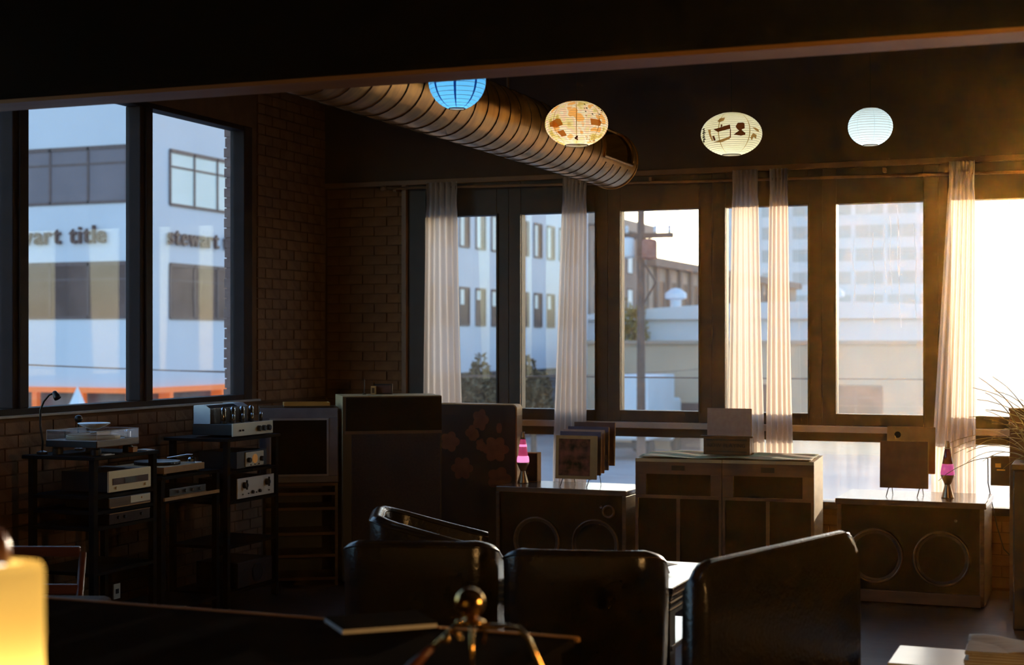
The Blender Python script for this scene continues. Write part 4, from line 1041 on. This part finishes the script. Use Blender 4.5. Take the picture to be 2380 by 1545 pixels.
for y in (-.03, .02, .07): knob(ps, 0, y, .022, .004, 'black', .006, 'switch')
pa = thing('preamplifier', 'silver preamplifier with two black pointer knobs low on the second rack', 'amplifier', (-5.285, 8.78, .687))
bx('case', M['black'], pa, -.30, -.008, -.225, .225, .006, .13, bevel=.003); f = faceplate(pa, M['silver'], -.23, .23, .004, .135, 0)
for y in (-.15, .13):
    k = knob(pa, 0, y, .088, .021, 'black', .024); bx('pointer', M['black'], pa, .018, .027, y - .004, y + .004, .06, .122)
for y in (-.05, .04): knob(pa, 0, y, .036, .011, 'black', .014)
for y in (-.17, -.1, .0, .16): knob(pa, 0, y, .03, .004, 'black', .008, 'switch')
pw_ = thing('power_amplifier', 'dim brown-faced power amplifier with a round meter on the lowest shelf', 'amplifier', (-5.285, 8.77, .102))
bx('case', M['black'], pw_, -.32, -.008, -.21, .21, .006, .17, bevel=.003); faceplate(pw_, M['cloth_brown'], -.215, .215, .01, .168, 0)
knob(pw_, 0, .02, .085, .062, 'black', .01, 'meter'); knob(pw_, 0, -.14, .12, .006, 'chrome', .01, 'switch')
for i, z in enumerate((.405, .425)): pass

# ================================================================== seats and table in the middle
def chair_shell(th, inset, z0, rim_drop=0.0):
    """U-shaped barrel shell, open to +Y; back at -Y"""
    W, Dp, R = .305 - inset, .30, .12
    path = []; fr_y = .24
    for i in range(9): path.append((-W, fr_y - (fr_y + Dp - inset - R) * i / 8, 0))
    for i in range(1, 9):
        a = PI + PI / 2 * i / 8; path.append((-W + R + R * math.cos(a), -Dp + inset + R + R * math.sin(a), 0))
    for i in range(1, 9): path.append((-W + R + (2 * W - 2 * R) * i / 8, -Dp + inset, 0))
    for i in range(1, 9):
        a = 1.5 * PI + PI / 2 * i / 8; path.append((W - R + R * math.cos(a), -Dp + inset + R + R * math.sin(a), 0))
    for i in range(1, 9): path.append((W, -Dp + inset + R + (fr_y + Dp - inset - R) * i / 8, 0))
    return path
def rim_z(y): # rim falls from the back to the front of the arms
    t = min(1, max(0, (y + .28) / .52)); return .945 - .135 * t ** .9
def make_chair():
    c = thing('tub_chair', 'black leather tub chair', 'chair')
    po = chair_shell(0, 0, 0); pi_ = chair_shell(0, .055, 0)
    n = len(po); prof_o = [.10, .3, .55, .78]; vs_ = []; fs_ = []
    cols = []
    for i in range(n):
        o, p = po[i], pi_[i]; zr = rim_z(o[1]); m = ((o[0] + p[0]) / 2, (o[1] + p[1]) / 2)
        flare = 1.0
        col = []
        for k in range(7):
            t = k / 6; z = .12 + (zr - .025 - .12) * t; s = .93 + .07 * math.sin(t * PI / 2)
            col.append((o[0] * s, o[1] * s, z))
        d = (o[0] - p[0], o[1] - p[1])
        for a in (30, 60, 90, 120, 150):
            r = math.radians(a); col.append((m[0] + d[0] / 2 * math.cos(r), m[1] + d[1] / 2 * math.cos(r), zr - .025 + .025 * math.sin(r)))
        for k in range(5):
            t = k / 4; z = zr - .025 + (.30 - zr + .025) * t; col.append((p[0] * (1 - .05 * t), p[1] * (1 - .05 * t), z))
        cols.append(col)
    m_ = len(cols[0])
    for col in cols: vs_ += col
    for i in range(n - 1):
        for k in range(m_ - 1): fs_.append((i*m_+k, (i+1)*m_+k, (i+1)*m_+k+1, i*m_+k+1))
    fs_.append(tuple(range(m_))); fs_.append(tuple((n-1)*m_ + k for k in range(m_))[::-1])
    fs_ += [(i*m_, i*m_+m_-1, (i+1)*m_+m_-1, (i+1)*m_) for i in range(n - 1)]
    MB().add(vs_, fs_).build('shell', M['leather'], c, smooth=True)
    MB().tube([Vector(cols[i][6]) + Vector((0, 0, .004)) for i in range(n)], .005, 6).build('outer_piping', M['leather'], c, smooth=True)
    MB().tube([Vector(cols[i][12]) + Vector((0, 0, .004)) for i in range(n)], .005, 6).build('inner_piping', M['leather'], c, smooth=True)
    s = MB().prism([(-.235, -.2), (.235, -.2), (.24, .27), (.2, .30), (-.2, .30), (-.24, .27)], .30, .455).build('seat_cushion', M['leather'], c, bevel=.03)
    bx('seat_base', M['leather'], c, -.26, .26, -.24, .25, .13, .30, bevel=.01)
    for sx in (-1, 1):
        for sy in (-1, 1): MB().tube([(sx * .2, sy * .18, .14), (sx * .235, sy * .22, 0)], [.02, .012], 8).build('leg', M['black'], c)
    return c
ch = make_chair(); ch['group'] = 'black leather tub chairs around the table'
def put(o, label, x, y, rz): o['label'] = label; o.location = (x, y, 0); o.rotation_euler = (0, 0, rz)
put(ch, 'black leather tub chair seen from behind beside the brass stand, left of two', -2.59, 5.625, math.radians(18))
c2 = copy_tree(ch); put(c2, 'black leather tub chair seen from behind in front of the table corner', -1.90, 5.62, math.radians(14))
se = thing('settee', 'high-backed black leather settee seen from behind at the right of the table', 'sofa', (-1.235, 4.82, 0), math.radians(-16.5))
# local +Y runs along the back, -X is the seat side
def back_pt(s, t):
    y = 1.14 * s; zt = 1.0 - .05 * max(0, (abs(s - .5) * 2 - .86) / .14) ** 2
    prof = [(.0, .12), (.012, .4), (.012, .7), (.008, .9), (-.01, zt - .012), (-.035, zt), (-.06, zt - .012), (-.08, .9), (-.085, .6), (-.08, .3), (-.06, .12)]
    k = t * 10; a = int(min(9, k)); f = k - a
    p, q = prof[a], prof[a + 1]; return (p[0] + (q[0] - p[0]) * f, y, p[1] + (q[1] - p[1]) * f)
bm_ = MB().grid(back_pt, 40, 20)
n1 = 41
bm_.f.append(tuple(n1 * j for j in range(21))); bm_.f.append(tuple(n1 * j + 40 for j in range(21))[::-1])
bm_.build('backrest', M['leather'], se, smooth=True)
MB().tube([back_pt(i / 40, .42) for i in range(41)], .005, 6).build('piping', M['leather'], se, smooth=True)
for k in range(2): bx('seat_cushion', M['leather'], se, -.46, -.085, .08 + .49 * k, .565 + .49 * k, .29, .44, bevel=.03)
bx('seat_base', M['leather'], se, -.45, -.03, .03, 1.11, .12, .29, bevel=.01)
for y in (0, 1.06): bx('arm', M['leather'], se, -.46, -.06, y, y + .08, .12, .60, bevel=.03)
for x in (-.42, -.04):
    for y in (.06, 1.08): MB().tube([(x, y, .13), (x, y, 0)], [.02, .014], 8).build('leg', M['black'], se)
c4 = copy_tree(ch); put(c4, 'black leather tub chair facing right on the far left of the table', -2.873, 6.357, math.radians(-65.7))

tb = thing('wood_table', 'dark wooden table with ribbed edge and a lower shelf between the tub chairs', 'table', (-2.08, 6.42, 0))
TX, TY0, TY1 = .42, -.45, .28
bx('top', M['tablewood'], tb, -TX, TX, TY0, TY1, .695, .72, bevel=.004)
for i, z in enumerate((.664, .634, .604)):
    bx('edge_rib', M['tan'], tb, -TX + .004, TX - .002 - .004 * i, TY0 + .004, TY1 - .004, z + .022, z + .027); bx('apron', M['black'], tb, -TX + .012, TX - .012, TY0 + .012, TY1 - .012, z, z + .022)
bx('lower_shelf', M['tablewood'], tb, -TX + .01, TX - .01, TY0 + .03, TY1 - .03, .46, .48, bevel=.003)
for sx in (-1, 1):
    for y0 in (TY0 + .01, TY1 - .09): bx('leg', M['black'], tb, sx * (TX - .012), sx * (TX - .09), y0, y0 + .08, 0, .605)
for i in range(3):
    q = thing('paper_sheet', ['white magazine open on the far edge of the table', 'thin white leaflet lying on the table magazine', 'white leaflet sliding off the table magazine'][i], 'paper', (-1.93 + .03 * i, 6.40 + .01 * i, .7205 + .012 * i), .3 - .35 * i)
    MB().grid(lambda s, t, i=i: (-.09 + .18 * s, -.06 + .12 * t, .002 + .008 * math.sin(PI * s) * (1 if i == 0 else .4)), 10, 2).build('sheet', M['whitepaper'], q, smooth=True, solid=.002)
    bx('spine', M['whitepaper'], q, -.002, .002, -.06, .06, 0, .003)

# dark half wall in front
M['counter'] = mat('matt black counter', (.010, .009, .009), 1.0, spec=0.0, col2=(.013, .012, .011))
hw = thing('bar_counter', 'low dark counter with a thin wooden edge in the foreground', 'counter', (-2.6, 3.6, 0))
bx('core', M['counter'], hw, -1.5, 1.27, -.9, .12, 0, .925); bx('cap', M['counter'], hw, -1.52, 1.30, -.93, .144, .925, .948, bevel=.006)
bx('edge_strip', M['tan'], hw, -1.52, 1.31, .142, .158, .936, .951, bevel=.006)
bk = thing('dark_book', 'closed dark book with an edge painted as sky glint lying on the dark counter', 'book', (-1.84, 3.70, .9515), math.radians(43))
bx('edge_glint', M['whitepaper'], bk, -.132, .128, -.094, .094, .002, .014); bx('front_cover', M['counter'], bk, -.13, .13, -.096, .096, .014, .017); bx('back_cover', M['counter'], bk, -.13, .13, -.096, .096, 0, .002)  # white edge: sky reflection on the book's side, put into the colour

# brass stand in the foreground
bs = thing('brass_stand', 'brass stand with a ball finial and bent arms on the dark counter', 'stand', (-1.252, 2.945, .949), YAW)
Rb = .0325; ZB = -.949
MB().lathe([(.004, -Rb)] + [(Rb * math.cos(math.radians(a)), Rb * math.sin(math.radians(a))) for a in range(-80, 81, 10)] + [(.002, Rb)], 32, (-.004, 0, 1.170)).build('ball_finial', M['brass'], bs, smooth=True).location.z = ZB
MB().lathe([(.012, 1.124), (.026, 1.128), (.028, 1.133), (.012, 1.138), (.008, 1.142)], 24).build('collar', M['brass'], bs, smooth=True).location.z = ZB
MB().tube([(0, 0, .01), (0, 0, 1.14 + ZB)], .0045, 12).build('rod', M['brass'], bs, smooth=True)
MB().lathe([(.07, 0), (.07, .008), (.03, .014), (.008, .03)], 32).build('foot', M['brass'], bs, smooth=True)
MB().tube([(.014, -.002, 1.116), (.035, -.004, 1.122), (.07, -.006, 1.122), (.098, -.008, 1.117), (.115, -.009, 1.102), (.135, -.01, 1.06), (.158, -.01, 1.01), (.172, -.012, .975)], .006, 10).build('bent_arm', M['brass'], bs, smooth=True).location.z = ZB
MB().tube([(.022, 0, 1.128), (.03, 0, 1.12), (.024, 0, 1.085)], .003, 8).build('hook', M['brass'], bs, smooth=True).location.z = ZB
la = MB().tube([(-.014, 0, 1.13), (-.035, -.004, 1.122), (-.06, -.008, 1.10), (-.084, -.012, 1.078)], .0048, 10).build('left_arm', M['brass'], bs, smooth=True); la.location.z = ZB
MB().tube([(-.084, -.012, 1.078), (-.12, -.016, 1.045), (-.17, -.026, .995), (-.185, -.028, .98)], [.007, .0115, .012, .01], 12).build('grip', M['mahogany'], la, smooth=True)
for x, z, r in ((-.026, 1.131, .0085), (-.046, 1.113, .006), (-.054, 1.097, .010), (-.03, 1.108, .007), (-.024, 1.098, .006)):
    MB().lathe([(.001, -r)] + [(r * math.cos(math.radians(a)), r * math.sin(math.radians(a))) for a in range(-60, 61, 20)] + [(.001, r)], 14, (x, -.014, z + ZB)).build('knob', M['brass'], bs, smooth=True)

# amber lamp at the left edge
lp = thing('amber_lamp', 'glowing amber glass cylinder lamp with a dark cap at the left edge', 'lamp', (-1.508, 1.79, 1.0))
M['amber'] = mat_paper('amber glass', [(.9, .66, .22)], tl=.95)
ra_ = .064
MB().lathe([(ra_, .0), (ra_, .385), (ra_ * .94, .395), (ra_ * .5, .397)], 48, cap=False).build('glass', M['amber'], lp, smooth=True)
MB().lathe([(ra_ * 1.1, -.012), (ra_ * 1.1, 0), (.01, .004)], 40).build('base', M['mahogany'], lp)
MB().lathe([(.02, .397), (.019, .425), (.012, .44), (.003, .446)], 24, (-.004, 0, 0)).build('cap', M['mahogany'], lp, smooth=True)
MB().lathe([(.004, -.03), (.012, -.015), (.013, .01), (.008, .03)], 16, (0, 0, .365)).build('bulb', M['bulb'], lp, smooth=True)
ld = bpy.data.lights.new('lamp_light', 'POINT'); ld.energy = .75; ld.color = (1, .80, .5); ld.shadow_soft_size = .015
lo_ = bpy.data.objects.new('lamp_light', ld); COL.objects.link(lo_); lo_.parent = lp; lo_.location = (0, 0, .2)
bt = thing('bar_table', 'tall dark bar table under the amber lamp', 'table', (-1.66, 1.72, 0))
MB().lathe([(.30, .955), (.31, .965), (.31, .982), (.30, .988)], 40).build('top', M['walnut'], bt); MB().tube([(0, 0, .02), (0, 0, .957)], .03, 14).build('column', M['black'], bt); MB().lathe([(.22, 0), (.22, .02), (.04, .04)], 32).build('foot', M['black'], bt)

# globe floor lamp beside the viewer, its light gilds the brass and adds to the beam's painted glow
fl = thing('floor_lamp', 'brass floor lamp with a warm opal globe right of the view', 'lamp', (.75, 3.3, 0))
MB().lathe([(.15, 0), (.15, .015), (.03, .03), (.012, .06)], 32).build('base', M['brass'], fl, smooth=True); MB().tube([(0, 0, .03), (0, 0, 1.35)], .011, 12).build('pole', M['brass'], fl)
M['globe'] = mat('lit opal globe', (.9, .7, .4), .4, col2=(.9, .72, .45), emit=(1, .52, .17), estr=110)
MB().lathe([(.035, 1.35), (.045, 1.37), (.035, 1.39)], 24).build('gallery', M['brass'], fl, smooth=True)
MB().lathe([(.03, -.125)] + [(.13 * math.cos(math.radians(a)), .13 * math.sin(math.radians(a))) for a in range(-70, 86, 8)] + [(.002, .13)], 32, (0, 0, 1.51)).build('globe', M['globe'], fl, smooth=True)

# low white table with newspapers at the right
wt = thing('white_table', 'low white table under the newspapers at the lower right', 'table', (-.30, 6.09, 0), 0)
bx('top', M['white_enamel'], wt, -.50, .55, -.19, .17, .478, .50, bevel=.004)
bx('apron', M['walnut'], wt, -.48, .53, -.17, .15, .43, .478)
for x in (-.46, .51):
    for y in (-.15, .13): bx('leg', M['walnut'], wt, x - .02, x + .02, y - .02, y + .02, 0, .43)
def newspaper(label, x, y, z, rz, w, d, h, amp, seed):
    n = thing('newspaper', label, 'newspaper', (x, y, z), rz, 'newspapers stacked on the low white table')
    rnd = random.Random(seed); p = [rnd.uniform(0, 6) for _ in range(4)]
    up = lambda s, t: h + amp * (math.sin(4.1 * s + p[0]) * math.cos(2.6 * t + p[1]) + .5 * math.sin(9 * s + 3 * t + p[2])) * (.3 + .7 * abs(s - .5) * 2)
    q = MB().grid(lambda s, t: (-w + 2 * w * s, -d + 2 * d * t, max(.002, up(s, t))), 24, 12)
    q.build('top_sheet', M['newsprint'], n, smooth=True, solid=.001)
    k = 4
    for i in range(k):
        z0 = h * i / k; bx('folded_section', M['newsprint'] if i % 2 else M['whitepaper'], n, -w + .004 * (i % 2), w - .003, -d, d - .003 * i, z0 + .001, z0 + h / k - .001)
newspaper('lowest newspaper of the stack on the white table', -.335, 6.075, .501, 0, .19, .145, .022, .0, 1)
newspaper('middle newspaper of the stack on the white table', -.33, 6.075, .5245, .05, .185, .14, .02, .0, 2)
newspaper('rumpled topmost newspaper of the stack', -.335, 6.08, .5455, .03, .19, .145, .016, .018, 3)

# wooden chair and stool behind the amber lamp
dc = thing('dining_chair', 'dark wooden chair with a slanted open back behind the amber lamp', 'chair', (-4.28, 5.20, 0), math.radians(-160))
bx('seat', M['mahogany'], dc, -.21, .21, -.2, .2, .43, .46, bevel=.01)
for sx in (-1, 1):
    MB().tube([(sx * .19, -.18, 0), (sx * .19, -.18, .45), (sx * .2, -.24, .8)], .016, 8).build('back_post', M['mahogany'], dc, smooth=True)
    MB().tube([(sx * .19, .18, 0), (sx * .19, .18, .44)], .017, 8).build('leg', M['mahogany'], dc)
for z, y in ((.78, -.237), (.62, -.21)): bx('back_rail', M['mahogany'], dc, -.19, .19, y - .01, y + .01, z, z + .045, bevel=.006)
st = thing('padded_stool', 'dark padded stool in front of the dark wooden chair', 'stool', (-3.80, 4.85, 0), math.radians(20))
MB().prism([(-.17, -.17), (.17, -.17), (.17, .17), (-.17, .17)], .63, .71).build('cushion', M['cloth_brown'], st, bevel=.03)
for sx in (-1, 1):
    for sy in (-1, 1): MB().tube([(sx * .12, sy * .12, .66), (sx * .16, sy * .16, 0)], .014, 8).build('leg', M['black'], st)
bx('footrest', M['black'], st, -.14, .14, -.15, -.13, .25, .27)

# ================================================================== added haze, stands in for the sun's lens glare
hz = MB().box(XL - .06, XR + .05, YB - .05, YW + .07, -.05, ZC + .05).build('glare_haze', None)
hm = bpy.data.materials.new('glare haze'); hm.use_nodes = True; n = hm.node_tree; n.nodes.clear()
ho = n.nodes.new('ShaderNodeOutputMaterial'); vsn = n.nodes.new('ShaderNodeVolumeScatter')
vsn.inputs['Color'].default_value = (1, .38, .05, 1); vsn.inputs['Density'].default_value = .0038; vsn.inputs['Anisotropy'].default_value = .96
n.links.new(vsn.outputs[0], ho.inputs['Volume']); hz.data.materials.append(hm)
tag(hz, 'added orange haze standing in for sun glare in the room', 'haze', kind='stuff')
